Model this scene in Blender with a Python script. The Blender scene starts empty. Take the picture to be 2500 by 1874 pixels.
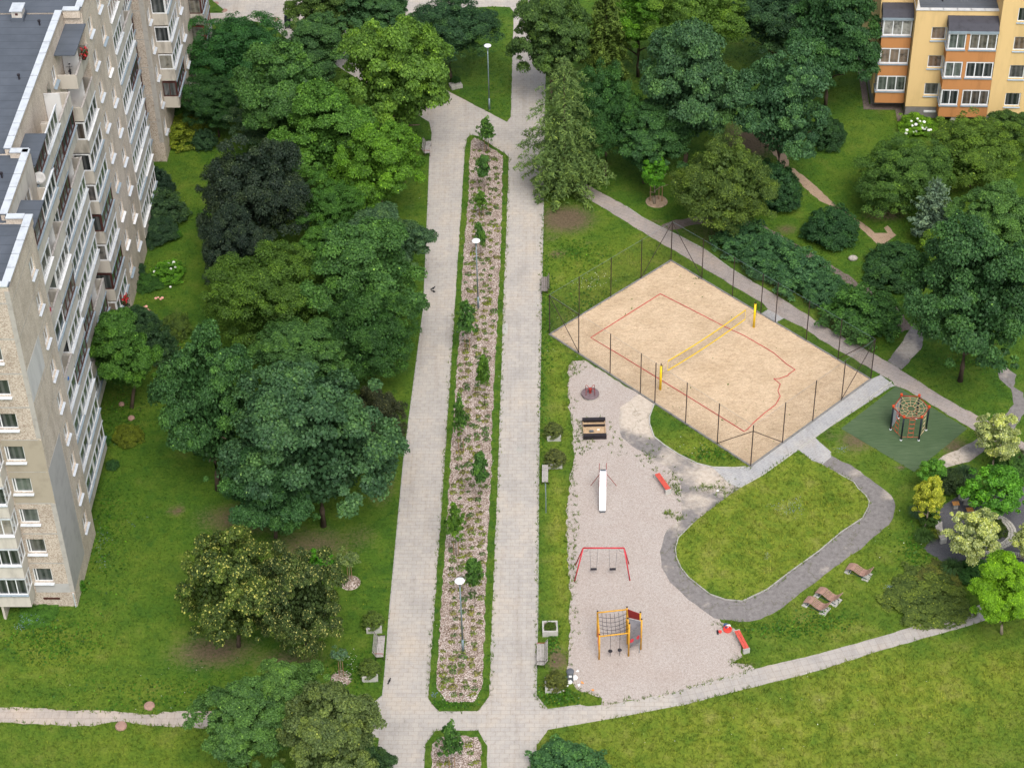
import bpy, math, random
import numpy as np
from mathutils import Vector, Matrix, geometry
R = math.radians
rnd = random.Random(11)
C = bpy.context.scene.collection
sc = bpy.context.scene

# ------------------------------------------------------------------ camera
CAMH, PITCH, ROLL, FPX = 102.0, R(39.83759), R(-1.40055), 5055.0
PW, PH = 2500.0, 1874.0
_f = Vector((0, math.cos(PITCH), -math.sin(PITCH)))
_r = Vector((1, 0, 0)); _u = _r.cross(_f)
_rt = _r*math.cos(ROLL) + _u*math.sin(ROLL)
_up = -_r*math.sin(ROLL) + _u*math.cos(ROLL)
cam = bpy.data.cameras.new("camera")
cam.sensor_width = 36.0; cam.lens = FPX/PW*36.0; cam.clip_end = 6000; cam.clip_start = 1
co = bpy.data.objects.new("camera", cam); C.objects.link(co)
m = Matrix((( _rt.x, _up.x, -_f.x, 0), (_rt.y, _up.y, -_f.y, 0), (_rt.z, _up.z, -_f.z, CAMH), (0, 0, 0, 1)))
co.matrix_world = m
sc.camera = co

def at(px, py, z=0.0):
    "ground point (height z) seen at a pixel of the 2500 x 1874 photograph"
    d = _f*FPX + _rt*(px-PW/2) - _up*(py-PH/2)
    t = (z-CAMH)/d.z
    return Vector((d.x*t, d.y*t, z))
def gsd(p):
    return (Vector(p)-Vector((0, 0, CAMH))).length/FPX

# ------------------------------------------------------------------ light
w = bpy.data.worlds.new("World"); sc.world = w; w.use_nodes = True
nt = w.node_tree; bg = nt.nodes['Background']
sky = nt.nodes.new('ShaderNodeTexSky'); sky.sky_type = 'NISHITA'; sky.sun_disc = False
SUN_EL, SUN_AZ = R(56), R(165)      # azimuth clockwise from +Y
sky.sun_elevation = SUN_EL; sky.sun_rotation = SUN_AZ
sky.air_density = 1.0; sky.dust_density = 4.0; sky.ozone_density = 1.0
hs = nt.nodes.new('ShaderNodeHueSaturation'); hs.inputs['Saturation'].default_value = 0.45
nt.links.new(sky.outputs[0], hs.inputs['Color']); nt.links.new(hs.outputs[0], bg.inputs[0])
bg.inputs[1].default_value = 0.15
sl = bpy.data.lights.new("sun", 'SUN'); sl.energy = 1.35; sl.angle = R(30); sl.color = (1, .95, .88)
so = bpy.data.objects.new("sun", sl); C.objects.link(so)
sd = Vector((math.sin(SUN_AZ)*math.cos(SUN_EL), math.cos(SUN_AZ)*math.cos(SUN_EL), math.sin(SUN_EL)))
so.rotation_euler = sd.to_track_quat('Z', 'Y').to_euler()
so.location = (0, 60, 150)
vs = sc.view_settings; vs.view_transform = 'Standard'; vs.look = 'None'; vs.exposure = EXPO if 'EXPO' in globals() else 0.58; vs.gamma = 1

# ------------------------------------------------------------------ materials
class NT:
    def __init__(s, name):
        s.m = bpy.data.materials.new(name); s.m.use_nodes = True
        s.t = s.m.node_tree; s.b = s.t.nodes['Principled BSDF']; s.out = s.t.nodes['Material Output']
    def n(s, typ, **kw):
        x = s.t.nodes.new(typ)
        for k, v in kw.items():
            if k in x.inputs.keys(): x.inputs[k].default_value = v
            else: setattr(x, k, v)
        return x
    def l(s, a, b): s.t.links.new(a, b)
    def pos(s, rot=0.0, obj=False, scale=None):
        if obj: o = s.n('ShaderNodeTexCoord').outputs['Object']
        else: o = s.n('ShaderNodeNewGeometry').outputs['Position']
        if rot or scale:
            mp = s.n('ShaderNodeMapping'); mp.inputs['Rotation'].default_value = (0, 0, rot)
            if scale: mp.inputs['Scale'].default_value = scale
            s.l(o, mp.inputs[0]); o = mp.outputs[0]
        return o
    def noise(s, v, scale, detail=3, rough=.6):
        x = s.n('ShaderNodeTexNoise', Scale=scale, Detail=detail, Roughness=rough); s.l(v, x.inputs['Vector']); return x.outputs['Fac']
    def ramp(s, fac, stops):
        x = s.n('ShaderNodeValToRGB'); e = x.color_ramp.elements
        while len(e) < len(stops): e.new(.5)
        for i, (p, c) in enumerate(stops):
            e[i].position = p; e[i].color = (c if len(c) == 4 else (*c, 1))
        s.l(fac, x.inputs[0]); return x.outputs[0]
    def mix(s, a, b, fac, mode='MIX'):
        x = s.n('ShaderNodeMix', data_type='RGBA', blend_type=mode)
        for i, v in ((0, fac), (6, a), (7, b)):
            if hasattr(v, 'is_linked') or hasattr(v, 'links'): s.l(v, x.inputs[i])
            elif i == 0: x.inputs[0].default_value = v
            else: x.inputs[i].default_value = (*v, 1) if len(v) == 3 else v
        return x.outputs[2]
    def bump(s, h, strength, dist=.05):
        x = s.n('ShaderNodeBump', Strength=strength, Distance=dist); s.l(h, x.inputs['Height']); s.l(x.outputs[0], s.b.inputs['Normal'])
    def done(s, col=None, rough=.8, spec=.3, metal=0.0):
        if col is not None:
            if hasattr(col, 'links'): s.l(col, s.b.inputs['Base Color'])
            else: s.b.inputs['Base Color'].default_value = (*col, 1)
        s.b.inputs['Roughness'].default_value = rough; s.b.inputs['Specular IOR Level'].default_value = spec
        s.b.inputs['Metallic'].default_value = metal
        return s.m

def simple(name, col, rough=.6, var=.25, scale=3.0, spec=.35, metal=0.0, dirt=None, streak=False):
    s = NT(name); v = s.pos(obj=True, scale=((1, 1, .25) if streak else None))
    n1 = s.noise(v, scale, 4, .65); n2 = s.noise(v, scale*9, 2)
    d = dirt or tuple(c*(1-var*1.6) for c in col)
    c = s.ramp(n1, [(.28, d), (.5, col), (.8, tuple(min(1, x*(1+var*.35)) for x in col))])
    c = s.mix(c, (.5, .5, .5), s.ramp(n2, [(.3, (.0,)*3), (.9, (.12,)*3)]), 'OVERLAY')
    s.bump(n2, .12, .01)
    return s.done(c, rough, spec, metal)

M = {}
M['white'] = simple('white_paint', (.74, .75, .76), .45, .12)
M['whitemetal'] = simple('white_sheet_metal', (.62, .66, .70), .42, .14, 1.5, metal=.25)
M['grey_metal'] = simple('grey_sheet_metal', (.26, .32, .37), .45, .12, 2)
M['brown_frame'] = simple('brown_painted_wood', (.075, .026, .022), .5, .3)
M['red_frame'] = simple('red_painted_panel', (.20, .042, .035), .55, .3)
M['bitumen'] = None
M['dark_metal'] = simple('dark_brown_metal', (.035, .022, .020), .5, .3)
M['navy_metal'] = simple('dark_navy_metal', (.010, .016, .024), .4, .3)
M['lamp_metal'] = simple('grey_lamp_metal', (.20, .26, .29), .4, .15, metal=.3)
M['lamp_top'] = simple('lamp_top', (.82, .84, .86), .35, .06)
M['concrete'] = simple('old_concrete', (.36, .35, .32), .9, .3, 2.5, spec=.2)
M['light_concrete'] = simple('light_concrete', (.42, .41, .38), .9, .2, 3, spec=.2)
M['dark_concrete'] = simple('kerb_concrete', (.22, .21, .20), .9, .25, 2.5, spec=.2)
M['panel_concrete'] = simple('balcony_concrete', (.50, .46, .40), .92, .26, 1.2, spec=.15, dirt=(.24, .22, .19), streak=True)
M['panel_white'] = simple('balcony_board', (.54, .505, .45), .85, .2, 1.6, spec=.2, streak=True)
M['plaster_white'] = simple('white_plaster', (.60, .60, .60), .9, .15, 1.0, spec=.15)
M['red'] = simple('red_paint', (.50, .030, .045), .42, .18)
M['red_wood'] = simple('red_painted_planks', (.55, .085, .06), .6, .22, 6)
M['dark_red'] = simple('dark_red_panel', (.23, .02, .02), .5, .2)
M['yellow'] = simple('yellow_paint', (.62, .32, .03), .5, .2, 5)
M['bright_yellow'] = simple('yellow_padding', (.80, .55, .01), .5, .08)
M['net_yellow'] = simple('yellow_tape', (.80, .56, .02), .6, .12)
M['orange_red'] = simple('orange_red_plastic', (.52, .065, .02), .4, .12)
M['crimson'] = simple('red_steel_tube', (.30, .035, .025), .45, .2)
M['rope'] = simple('beige_rope', (.50, .38, .22), .8, .2, 8)
M['dark_rope'] = simple('dark_rope', (.06, .05, .06), .8, .3, 8)
M['net_wire'] = simple('fence_net', (.05, .045, .04), .8, .2)
M['rubber'] = simple('black_rubber', (.025, .022, .028), .7, .3)
M['black_wood'] = simple('black_stained_wood', (.022, .018, .022), .6, .4, 5)
M['pale_wood'] = simple('pale_wood', (.40, .28, .17), .7, .25, 6)
M['weathered'] = simple('weathered_planks', (.40, .37, .35), .75, .3, 7)
M['old_planks'] = simple('old_grey_planks', (.22, .19, .18), .8, .35, 7)
M['lounger_wood'] = simple('red_brown_slats', (.36, .22, .17), .6, .28, 9)
M['stool_wood'] = simple('orange_wood_slats', (.55, .25, .07), .6, .2, 8)
M['teal_metal'] = simple('dark_teal_metal', (.012, .05, .075), .45, .2)
M['slide_steel'] = simple('polished_slide_sheet', (.84, .84, .86), .3, .05, metal=.2)
M['grey_panel'] = simple('grey_board', (.16, .15, .16), .6, .25, 4)
M['climb_panel'] = simple('pale_climbing_board', (.30, .33, .36), .6, .15, 4)
M['bark'] = simple('tree_bark', (.10, .075, .055), .95, .4, 6, spec=.1)
M['pale_bark'] = simple('pale_bark', (.30, .25, .19), .9, .3, 6, spec=.1)
M['stake'] = simple('wooden_stake', (.27, .17, .09), .85, .3, 6)
M['stone'] = simple('granite_boulder', (.42, .38, .34), .85, .3, 4)
M['pink_stone'] = simple('brick_pink_cap', (.33, .205, .165), .85, .25, 4)
M['cobble'] = simple('granite_setts', (.40, .38, .34), .85, .3, 5)
M['bird'] = simple('black_feathers', (.012, .012, .015), .5, .3)
M['trash_white'] = simple('white_paper', (.75, .75, .73), .7, .1)
M['trash_green'] = simple('green_bag', (.05, .35, .25), .45, .1)
M['trash_orange'] = simple('orange_carton', (.65, .28, .08), .6, .1)
M['toy_red'] = simple('toy_red', (.70, .06, .045), .4, .05)
M['toy_blue'] = simple('toy_blue', (.06, .10, .22), .5, .1)
M['bin_grey'] = simple('grey_bin_plastic', (.10, .11, .125), .5, .15)
M['flower_white'] = simple('white_petals', (.80, .82, .76), .7, .05)
M['flower_pink'] = simple('pink_petals', (.72, .36, .30), .7, .1)
M['flower_red'] = simple('red_petals', (.50, .02, .03), .6, .1)
M['cloth_red'] = simple('crimson_cloth', (.48, .01, .06), .7, .1)
M['cloth_blue'] = simple('blue_plastic', (.02, .13, .42), .5, .1)
M['dish'] = simple('dish_grey', (.50, .50, .49), .5, .1)

s = NT('roof_bitumen'); v = s.pos(obj=True)
n1 = s.noise(v, .5, 4); n2 = s.noise(v, 14, 2)
c = s.ramp(n1, [(.3, (.072, .085, .105)), (.6, (.095, .11, .135)), (.85, (.115, .128, .15))])
wv = s.n('ShaderNodeTexWave', wave_type='BANDS', bands_direction='Y', Scale=.32, Distortion=.3); s.l(v, wv.inputs[0])
c = s.mix(c, (.04, .05, .06), s.ramp(wv.outputs['Fac'], [(.0, (.7,)*3), (.012, (.0,)*3)]))
s.bump(n2, .2, .01); M['bitumen'] = s.done(c, .85, .25)
M['dark_roof'] = simple('dark_canopy_felt', (.055, .055, .068), .8, .2, 2)

def pebble(name, base, lo, hi, scale=16):
    s = NT(name); v = s.pos(obj=True)
    vo = s.n('ShaderNodeTexVoronoi', Scale=scale); s.l(v, vo.inputs['Vector'])
    sep = s.n('ShaderNodeSeparateColor'); s.l(vo.outputs['Color'], sep.inputs[0])
    c = s.ramp(sep.outputs[0], [(.0, lo), (.45, base), (.9, hi)])
    n1 = s.noise(s.pos(obj=True, scale=(1, 1, .35)), .9, 5, .7)
    c = s.mix(c, s.ramp(n1, [(.25, (.62, .60, .58)), (.55, (1, 1, 1)), (.85, (1.0, .98, .95))]), .9, 'MULTIPLY')
    s.bump(vo.outputs['Distance'], .5, .02)
    return s.done(c, .92, .15)
M['pebble'] = pebble('pebbledash_beige', (.58, .50, .415), (.46, .385, .31), (.68, .61, .53), 22)
M['pebble_warm'] = pebble('pebbledash_warm', (.49, .415, .345), (.33, .26, .205), (.60, .535, .46), 17)
M['smooth_beige'] = simple('smooth_beige_render', (.37, .325, .255), .92, .12, .8, spec=.15)
M['smooth_grey'] = simple('smooth_grey_render', (.42, .41, .40), .92, .12, .8, spec=.15)
M['patch_white'] = simple('white_patch_render', (.58, .57, .56), .92, .14, .9, spec=.15, streak=True)
M['mortar'] = simple('joint_mortar', (.40, .38, .35), .92, .18, 2, spec=.15)
M['render_yellow'] = simple('yellow_facade_render', (.70, .50, .235), .9, .10, .6, spec=.15, streak=True)
M['render_orange'] = simple('orange_balcony_render', (.49, .225, .085), .9, .14, .9, spec=.15, streak=True)
M['plinth'] = simple('grey_plinth', (.20, .19, .18), .92, .2, 1.2, spec=.15)

def glassmat():
    s = NT('window_glass'); oi = s.n('ShaderNodeObjectInfo')
    v = s.pos(obj=True)
    fold = s.n('ShaderNodeTexWave', wave_type='BANDS', bands_direction='DIAGONAL', Scale=1.5, Distortion=1.0); s.l(s.pos(obj=True, scale=(1, 1, .03)), fold.inputs[0])
    inner = s.ramp(oi.outputs['Random'], [(.0, (.012, .016, .018)), (.34, (.040, .048, .046)), (.46, (.15, .18, .155)), (.56, (.03, .035, .04)), (.68, (.22, .21, .17)), (.78, (.06, .045, .035)), (.86, (.36, .36, .33)), (.93, (.16, .085, .04)), (1, (.10, .12, .13))])
    n = s.noise(v, 1.7, 3)
    c = s.mix(inner, (.010, .012, .014), s.ramp(n, [(.46, (0,)*3), (.66, (.7,)*3)]))
    c = s.mix(c, (.5, .5, .5), s.ramp(fold.outputs['Fac'], [(.3, (0,)*3), (.9, (.12,)*3)]))
    s.b.inputs['Coat Weight'].default_value = .6; s.b.inputs['Coat Roughness'].default_value = .04
    return s.done(c, .25, .6)
M['glass'] = glassmat()

# ---- grounds
def grassmat():
    s = NT('grass'); v = s.pos()
    n1 = s.noise(v, .11, 4, .6); n2 = s.noise(v, .55, 4, .65); n3 = s.noise(v, 5, 4, .75); n4 = s.noise(v, 26, 2, .7)
    c = s.ramp(n1, [(.32, (.032, .088, .012)), (.5, (.060, .128, .013)), (.66, (.098, .152, .019))])
    c2 = s.ramp(n2, [(.30, (.026, .078, .012)), (.48, (.058, .120, .013)), (.60, (.086, .142, .018)), (.76, (.140, .165, .040))])
    c = s.mix(c, c2, .6)
    n5 = s.noise(v, 1.5, 3, .6)
    c = s.mix(c, (.024, .082, .012), s.ramp(n5, [(.56, (0,)*3), (.70, (.65,)*3)]))
    a = s.n('ShaderNodeAttribute', attribute_name='meadow')
    c = s.mix(c, s.ramp(n2, [(.3, (.115, .190, .020)), (.52, (.205, .245, .030)), (.8, (.31, .29, .090))]), a.outputs['Fac'])
    c = s.mix(c, s.ramp(n3, [(.30, (.52, .58, .5)), (.5, (1, 1, 1)), (.75, (1.35, 1.28, 1.1))]), 1, 'MULTIPLY')
    isl = s.n('ShaderNodeNewGeometry').outputs['Random Per Island']
    c = s.mix(c, s.ramp(isl, [(0, (.68, .72, .65)), (.6, (1.1, 1.08, 1.0)), (.93, (1.3, 1.24, 1.1)), (1, (1.9, 1.6, 1.3))]), 1, 'MULTIPLY')
    c = s.mix(c, s.ramp(n4, [(.3, (.72, .75, .7)), (.6, (1.12, 1.1, 1.1))]), 1, 'MULTIPLY')
    d = s.n('ShaderNodeAttribute', attribute_name='dirt')
    dn = s.n('ShaderNodeMath', operation='ADD'); s.l(d.outputs['Fac'], dn.inputs[0])
    dm = s.n('ShaderNodeMath', operation='MULTIPLY_ADD'); s.l(n3, dm.inputs[0]); dm.inputs[1].default_value = .9; dm.inputs[2].default_value = -.45
    s.l(dm.outputs[0], dn.inputs[1])
    soil = s.ramp(n3, [(.3, (.085, .058, .040)), (.6, (.15, .105, .072)), (.85, (.23, .165, .11))])
    c = s.mix(c, soil, s.ramp(dn.outputs[0], [(.26, (0,)*3), (.62, (.92,)*3)]))
    s.bump(n4, .6, .06)
    return s.done(c, .75, .15)
M['grass'] = grassmat()

def paving(name, rot, bw=.62, rh=.36, tone=(.435, .405, .372), offs=.5):
    s = NT(name); v = s.pos(rot)
    br = s.n('ShaderNodeTexBrick', offset=offs, Scale=1.0)
    br.inputs['Brick Width'].default_value = bw; br.inputs['Row Height'].default_value = rh
    br.inputs['Mortar Size'].default_value = .012; br.inputs['Mortar Smooth'].default_value = .3; br.inputs['Bias'].default_value = -.1
    t = tone
    br.inputs['Color1'].default_value = (t[0], t[1], t[2], 1); br.inputs['Color2'].default_value = (t[0]*.91, t[1]*.92, t[2]*.94, 1)
    br.inputs['Mortar'].default_value = (t[0]*.70, t[1]*.68, t[2]*.66, 1); s.l(v, br.inputs[0])
    w = s.pos(); n1 = s.noise(w, .32, 5, .65); n2 = s.noise(w, 2.6, 5, .7); n3 = s.noise(w, 18, 3, .7)
    c = s.mix(br.outputs['Color'], s.ramp(n1, [(.3, (.86, .87, .88)), (.5, (1, 1, 1)), (.72, (1.10, 1.04, .96))]), 1, 'MULTIPLY')
    c = s.mix(c, s.ramp(n2, [(.25, (.80, .78, .76)), (.48, (1, 1, 1)), (.8, (1.07, 1.06, 1.04))]), 1, 'MULTIPLY')
    c = s.mix(c, s.ramp(n3, [(.3, (.88, .87, .86)), (.65, (1.04, 1.04, 1.04))]), 1, 'MULTIPLY')
    n6 = s.noise(s.pos(rot, scale=(1.3, .10, 1)), .9, 4, .7)
    c = s.mix(c, s.ramp(n6, [(.3, (.90, .88, .86)), (.5, (1, 1, 1)), (.75, (1.05, 1.03, 1.0))]), 1, 'MULTIPLY')
    s.bump(n3, .15, .01)
    return s.done(c, .88, .2)
PHI = R(1.99684)
M['paving'] = paving('promenade_paving', PHI)
M['paving_diag'] = paving('diagonal_paving', R(33), tone=(.345, .305, .285))
M['paving_path'] = paving('path_paving', R(-13), .5, .5, tone=(.40, .372, .345), offs=.0)
M['paving_left'] = paving('side_path_paving', R(2), .5, .5, tone=(.42, .37, .33), offs=.5)
M['paving_new'] = paving('new_grey_paving', R(37), .4, .2, tone=(.40, .40, .405))

def granular(name, stops, sc1=22, big=None, bump=.4, streak=None, bigscale=.35):
    s = NT(name); v = s.pos()
    vv = v
    if streak: vv = s.pos(streak, scale=(1, 3.0, 1))
    n = s.noise(vv, sc1, 3, .75); n0 = s.noise(v, bigscale, 5, .65); n1 = s.noise(vv, sc1*.22, 4, .7)
    c = s.ramp(n, stops)
    c = s.mix(c, s.ramp(n1, [(.28, (.80, .77, .74)), (.5, (1, 1, 1)), (.75, (1.12, 1.10, 1.08))]), 1, 'MULTIPLY')
    if big: c = s.mix(c, s.ramp(n0, big), 1, 'MULTIPLY')
    s.bump(n, bump, .03)
    return s.done(c, .92, .12)
M['gravel'] = granular('pea_gravel', [(.27, (.15, .12, .105)), (.46, (.36, .315, .285)), (.72, (.58, .53, .50))], 24, [(.3, (.95, .92, .90)), (.6, (1.02, 1.02, 1.02))])
M['sand'] = granular('court_sand', [(.30, (.29, .205, .13)), (.47, (.52, .40, .275)), (.62, (.57, .45, .32)), (.78, (.68, .56, .42))], 7, [(.3, (.86, .83, .78)), (.62, (1.06, 1.05, 1.04))], .8, R(20))
M['boxsand'] = granular('box_sand', [(.25, (.30, .19, .11)), (.5, (.47, .33, .20)), (.75, (.6, .46, .32))], 14)
M['plaza'] = granular('dark_fine_gravel', [(.3, (.055, .055, .062)), (.5, (.095, .095, .106)), (.75, (.17, .165, .17))], 22)
M['dirt'] = granular('trodden_earth', [(.3, (.22, .15, .10)), (.5, (.33, .24, .17)), (.75, (.45, .36, .28))], 14, [(.3, (.85,)*3), (.6, (1.05,)*3)])
M['darkdirt'] = granular('dark_earth_path', [(.3, (.11, .085, .075)), (.5, (.17, .135, .12)), (.75, (.25, .21, .19))], 14)  # earth of a darker brown, also the planter soil and house apron

s = NT('bark_mulch'); v = s.pos()
vo = s.n('ShaderNodeTexVoronoi', Scale=17.0); s.l(v, vo.inputs['Vector'])
sep = s.n('ShaderNodeSeparateColor'); s.l(vo.outputs['Color'], sep.inputs[0])
c = s.ramp(sep.outputs[0], [(.0, (.11, .075, .055)), (.32, (.245, .185, .150)), (.62, (.35, .285, .245)), (.92, (.58, .52, .48))])
c = s.mix(c, s.ramp(s.noise(v, .5, 4), [(.3, (.82, .78, .74)), (.6, (1.05, 1.03, 1.03))]), 1, 'MULTIPLY')
s.bump(vo.outputs['Distance'], .7, .04); M['mulch'] = s.done(c, .9, .12)

s = NT('worn_asphalt'); v = s.pos()
n1 = s.noise(v, .42, 5, .62); n2 = s.noise(v, 3.2, 4, .7); n3 = s.noise(v, 22, 2, .7)
c = s.ramp(n2, [(.3, (.150, .138, .133)), (.5, (.200, .185, .180)), (.75, (.262, .245, .238))])
sa = s.n('ShaderNodeAttribute', attribute_name='sandy')
ad = s.n('ShaderNodeMath', operation='ADD'); s.l(sa.outputs['Fac'], ad.inputs[0]); s.l(n1, ad.inputs[1])
c = s.mix(c, s.ramp(n2, [(.3, (.44, .37, .30)), (.7, (.60, .53, .45))]), s.ramp(ad.outputs[0], [(.64, (0,)*3), (.90, (.95,)*3)]))
c = s.mix(c, s.ramp(n3, [(.3, (.8,)*3), (.7, (1.12,)*3)]), 1, 'MULTIPLY')
nw = s.n('ShaderNodeTexNoise', Scale=.9, Detail=4); s.l(v, nw.inputs['Vector']); va_ = s.n('ShaderNodeVectorMath', operation='MULTIPLY_ADD'); s.l(nw.outputs['Color'], va_.inputs[0]); va_.inputs[1].default_value = (3, 3, 0); s.l(v, va_.inputs[2])
vc = s.n('ShaderNodeTexVoronoi', feature='DISTANCE_TO_EDGE', Scale=.17); s.l(va_.outputs[0], vc.inputs['Vector'])
c = s.mix(c, (.10, .095, .05), s.ramp(vc.outputs['Distance'], [(.0, (.45,)*3), (.009, (0,)*3)]))
s.bump(n3, .3, .01); M['asphalt'] = s.done(c, .9, .15)

s = NT('artificial_turf'); v = s.pos(R(33), scale=(.35, 5, 1))
n1 = s.noise(v, 2.4, 4, .7); n2 = s.noise(s.pos(), 40, 2); n0 = s.noise(s.pos(), .3, 3)
c = s.ramp(n1, [(.3, (.050, .086, .042)), (.52, (.074, .114, .058)), (.75, (.104, .148, .080))])
c = s.mix(c, s.ramp(n0, [(.3, (.85, .9, .85)), (.65, (1.12, 1.08, 1.1))]), 1, 'MULTIPLY')
s.bump(n2, .4, .02); M['turf'] = s.done(c, .85, .15)

# ---- foliage
def leafmat(name, transl=.36, rough=.55, spec=.25, fl=(3.4, 2.7, 1.9)):
    s = NT(name)
    oi = s.n('ShaderNodeObjectInfo'); at_ = s.n('ShaderNodeAttribute', attribute_name='tint')
    isl = s.n('ShaderNodeNewGeometry').outputs['Random Per Island']
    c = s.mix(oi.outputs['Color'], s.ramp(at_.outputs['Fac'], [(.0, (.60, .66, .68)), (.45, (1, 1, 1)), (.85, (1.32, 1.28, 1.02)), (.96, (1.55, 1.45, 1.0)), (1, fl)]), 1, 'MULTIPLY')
    c = s.mix(c, s.ramp(isl, [(0, (.62, .68, .66)), (.5, (1, 1, 1)), (1, (1.42, 1.34, 1.2))]), 1, 'MULTIPLY')
    s.done(c, rough, spec)
    tr = s.n('ShaderNodeBsdfTranslucent'); s.l(s.mix(c, (1.25, 1.35, .7), 1, 'MULTIPLY'), tr.inputs[0])
    mx = s.n('ShaderNodeMixShader'); mx.inputs[0].default_value = transl
    s.l(s.b.outputs[0], mx.inputs[1]); s.l(tr.outputs[0], mx.inputs[2]); s.l(mx.outputs[0], s.out.inputs[0])
    return s.m
M['leaf'] = leafmat('leaves')
M['leaf_linden'] = leafmat('linden_leaves', fl=(6.5, 4.2, 4.6))
M['leaf_pale'] = leafmat('variegated_leaves', fl=(1.6, 1.5, 2.2))
M['needle'] = leafmat('needles', .15, .6, .15)
# ------------------------------------------------------------------ mesh builder and object helpers
class MB:
    def __init__(s): s.v = []; s.f = []
    def quad(s, *p):
        k = len(s.v); s.v += [tuple(q) for q in p]; s.f.append(tuple(range(k, k+len(p)))); return s
    def box(s, x0, x1, y0, y1, z0, z1, M4=None):
        p = [(x0,y0,z0),(x1,y0,z0),(x1,y1,z0),(x0,y1,z0),(x0,y0,z1),(x1,y0,z1),(x1,y1,z1),(x0,y1,z1)]
        if M4 is not None: p = [tuple(M4 @ Vector(q)) for q in p]
        k = len(s.v); s.v += p
        s.f += [tuple(k+i for i in q) for q in ((3,2,1,0),(4,5,6,7),(0,1,5,4),(1,2,6,5),(2,3,7,6),(3,0,4,7))]; return s
    def beam(s, a, b, wd, ht, up=(0, 0, 1)):
        a, b = Vector(a), Vector(b); d = (b-a); L = d.length; d.normalize()
        x = d.cross(Vector(up))
        if x.length < 1e-4: x = d.cross(Vector((1, 0, 0)))
        x.normalize(); y = x.cross(d)
        Mx = Matrix((( d.x, x.x, y.x, a.x), (d.y, x.y, y.y, a.y), (d.z, x.z, y.z, a.z), (0, 0, 0, 1)))
        return s.box(0, L, -wd/2, wd/2, -ht/2, ht/2, Mx)
    def tube(s, pts, r, n=8, r1=None, caps=True):
        pts = [Vector(p) for p in pts]; m_ = len(pts); k = len(s.v)
        for i, p in enumerate(pts):
            d = (pts[min(i+1, m_-1)]-pts[max(i-1, 0)]).normalized()
            x = d.cross(Vector((0, 0, 1)))
            if x.length < 1e-3: x = d.cross(Vector((1, 0, 0)))
            x.normalize(); y = x.cross(d)
            rr = (r[i] if isinstance(r, (list, tuple)) else (r if r1 is None else r+(r1-r)*i/(m_-1)))
            for j in range(n):
                a = 2*math.pi*j/n; s.v.append(tuple(p+x*rr*math.cos(a)+y*rr*math.sin(a)))
        for i in range(m_-1):
            for j in range(n):
                j2 = (j+1) % n; s.f.append((k+i*n+j, k+i*n+j2, k+(i+1)*n+j2, k+(i+1)*n+j))
        if caps: s.f.append(tuple(k+j for j in range(n))[::-1]); s.f.append(tuple(k+(m_-1)*n+j for j in range(n)))
        return s
    def lathe(s, prof, n=20, c=(0, 0, 0)):
        k = len(s.v); m_ = len(prof)
        for r, z in prof:
            for j in range(n):
                a = 2*math.pi*j/n; s.v.append((c[0]+r*math.cos(a), c[1]+r*math.sin(a), c[2]+z))
        for i in range(m_-1):
            for j in range(n):
                j2 = (j+1) % n; s.f.append((k+i*n+j, k+i*n+j2, k+(i+1)*n+j2, k+(i+1)*n+j))
        s.f.append(tuple(k+j for j in range(n))[::-1]); s.f.append(tuple(k+(m_-1)*n+j for j in range(n)))
        return s
    def prism(s, poly, z0, z1):
        k = len(s.v); n = len(poly)
        s.v += [(p[0], p[1], z0) for p in poly]+[(p[0], p[1], z1) for p in poly]
        s.f.append(tuple(range(k+n-1, k-1, -1))); s.f.append(tuple(range(k+n, k+2*n)))
        for i in range(n): j = (i+1) % n; s.f.append((k+i, k+j, k+n+j, k+n+i))
        return s
    def ball(s, c, r, n=8, sx=1, sy=1, sz=1):
        k = n; prof = []
        for i in range(k+1):
            a = -math.pi/2+math.pi*i/k; prof.append((max(r*math.cos(a), .001), r*math.sin(a)))
        b0 = len(s.v); s.lathe(prof, max(8, n))
        for i in range(b0, len(s.v)):
            x, y, z = s.v[i]; s.v[i] = (c[0]+x*sx, c[1]+y*sy, c[2]+z*sz)
        return s
    def wall(s, P, ax, U0, U1, Z0, Z1, holes, depth, inward):
        "wall rectangle with rectangular openings and their reveals; P(u, z) -> point"
        us = sorted({U0, U1, *[h[0] for h in holes], *[h[1] for h in holes]}); zs = sorted({Z0, Z1, *[h[2] for h in holes], *[h[3] for h in holes]})
        for a, b in zip(us, us[1:]):
            for c, d in zip(zs, zs[1:]):
                if any(h[0] <= a+1e-6 and b <= h[1]+1e-6 and h[2] <= c+1e-6 and d <= h[3]+1e-6 for h in holes): continue
                s.quad(P(a, c), P(b, c), P(b, d), P(a, d))
        iv = Vector(inward)*depth
        for a, b, c, d in holes:
            q = [Vector(P(a, c)), Vector(P(b, c)), Vector(P(b, d)), Vector(P(a, d))]
            for i in range(4):
                j = (i+1) % 4; s.quad(q[i], q[j], q[j]+iv, q[i]+iv)
            s.quad(*[p+iv for p in q])
        return s
    def build(s, name, mat, parent=None, smooth=False, loc=None):
        me = bpy.data.meshes.new(name); me.from_pydata(s.v, [], s.f)
        me.materials.append(M[mat] if isinstance(mat, str) else mat)
        if smooth: me.polygons.foreach_set('use_smooth', [True]*len(me.polygons))
        me.update()
        o = bpy.data.objects.new(name, me); C.objects.link(o)
        if parent is not None: o.parent = parent
        if loc is not None: o.location = loc
        return o

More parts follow.
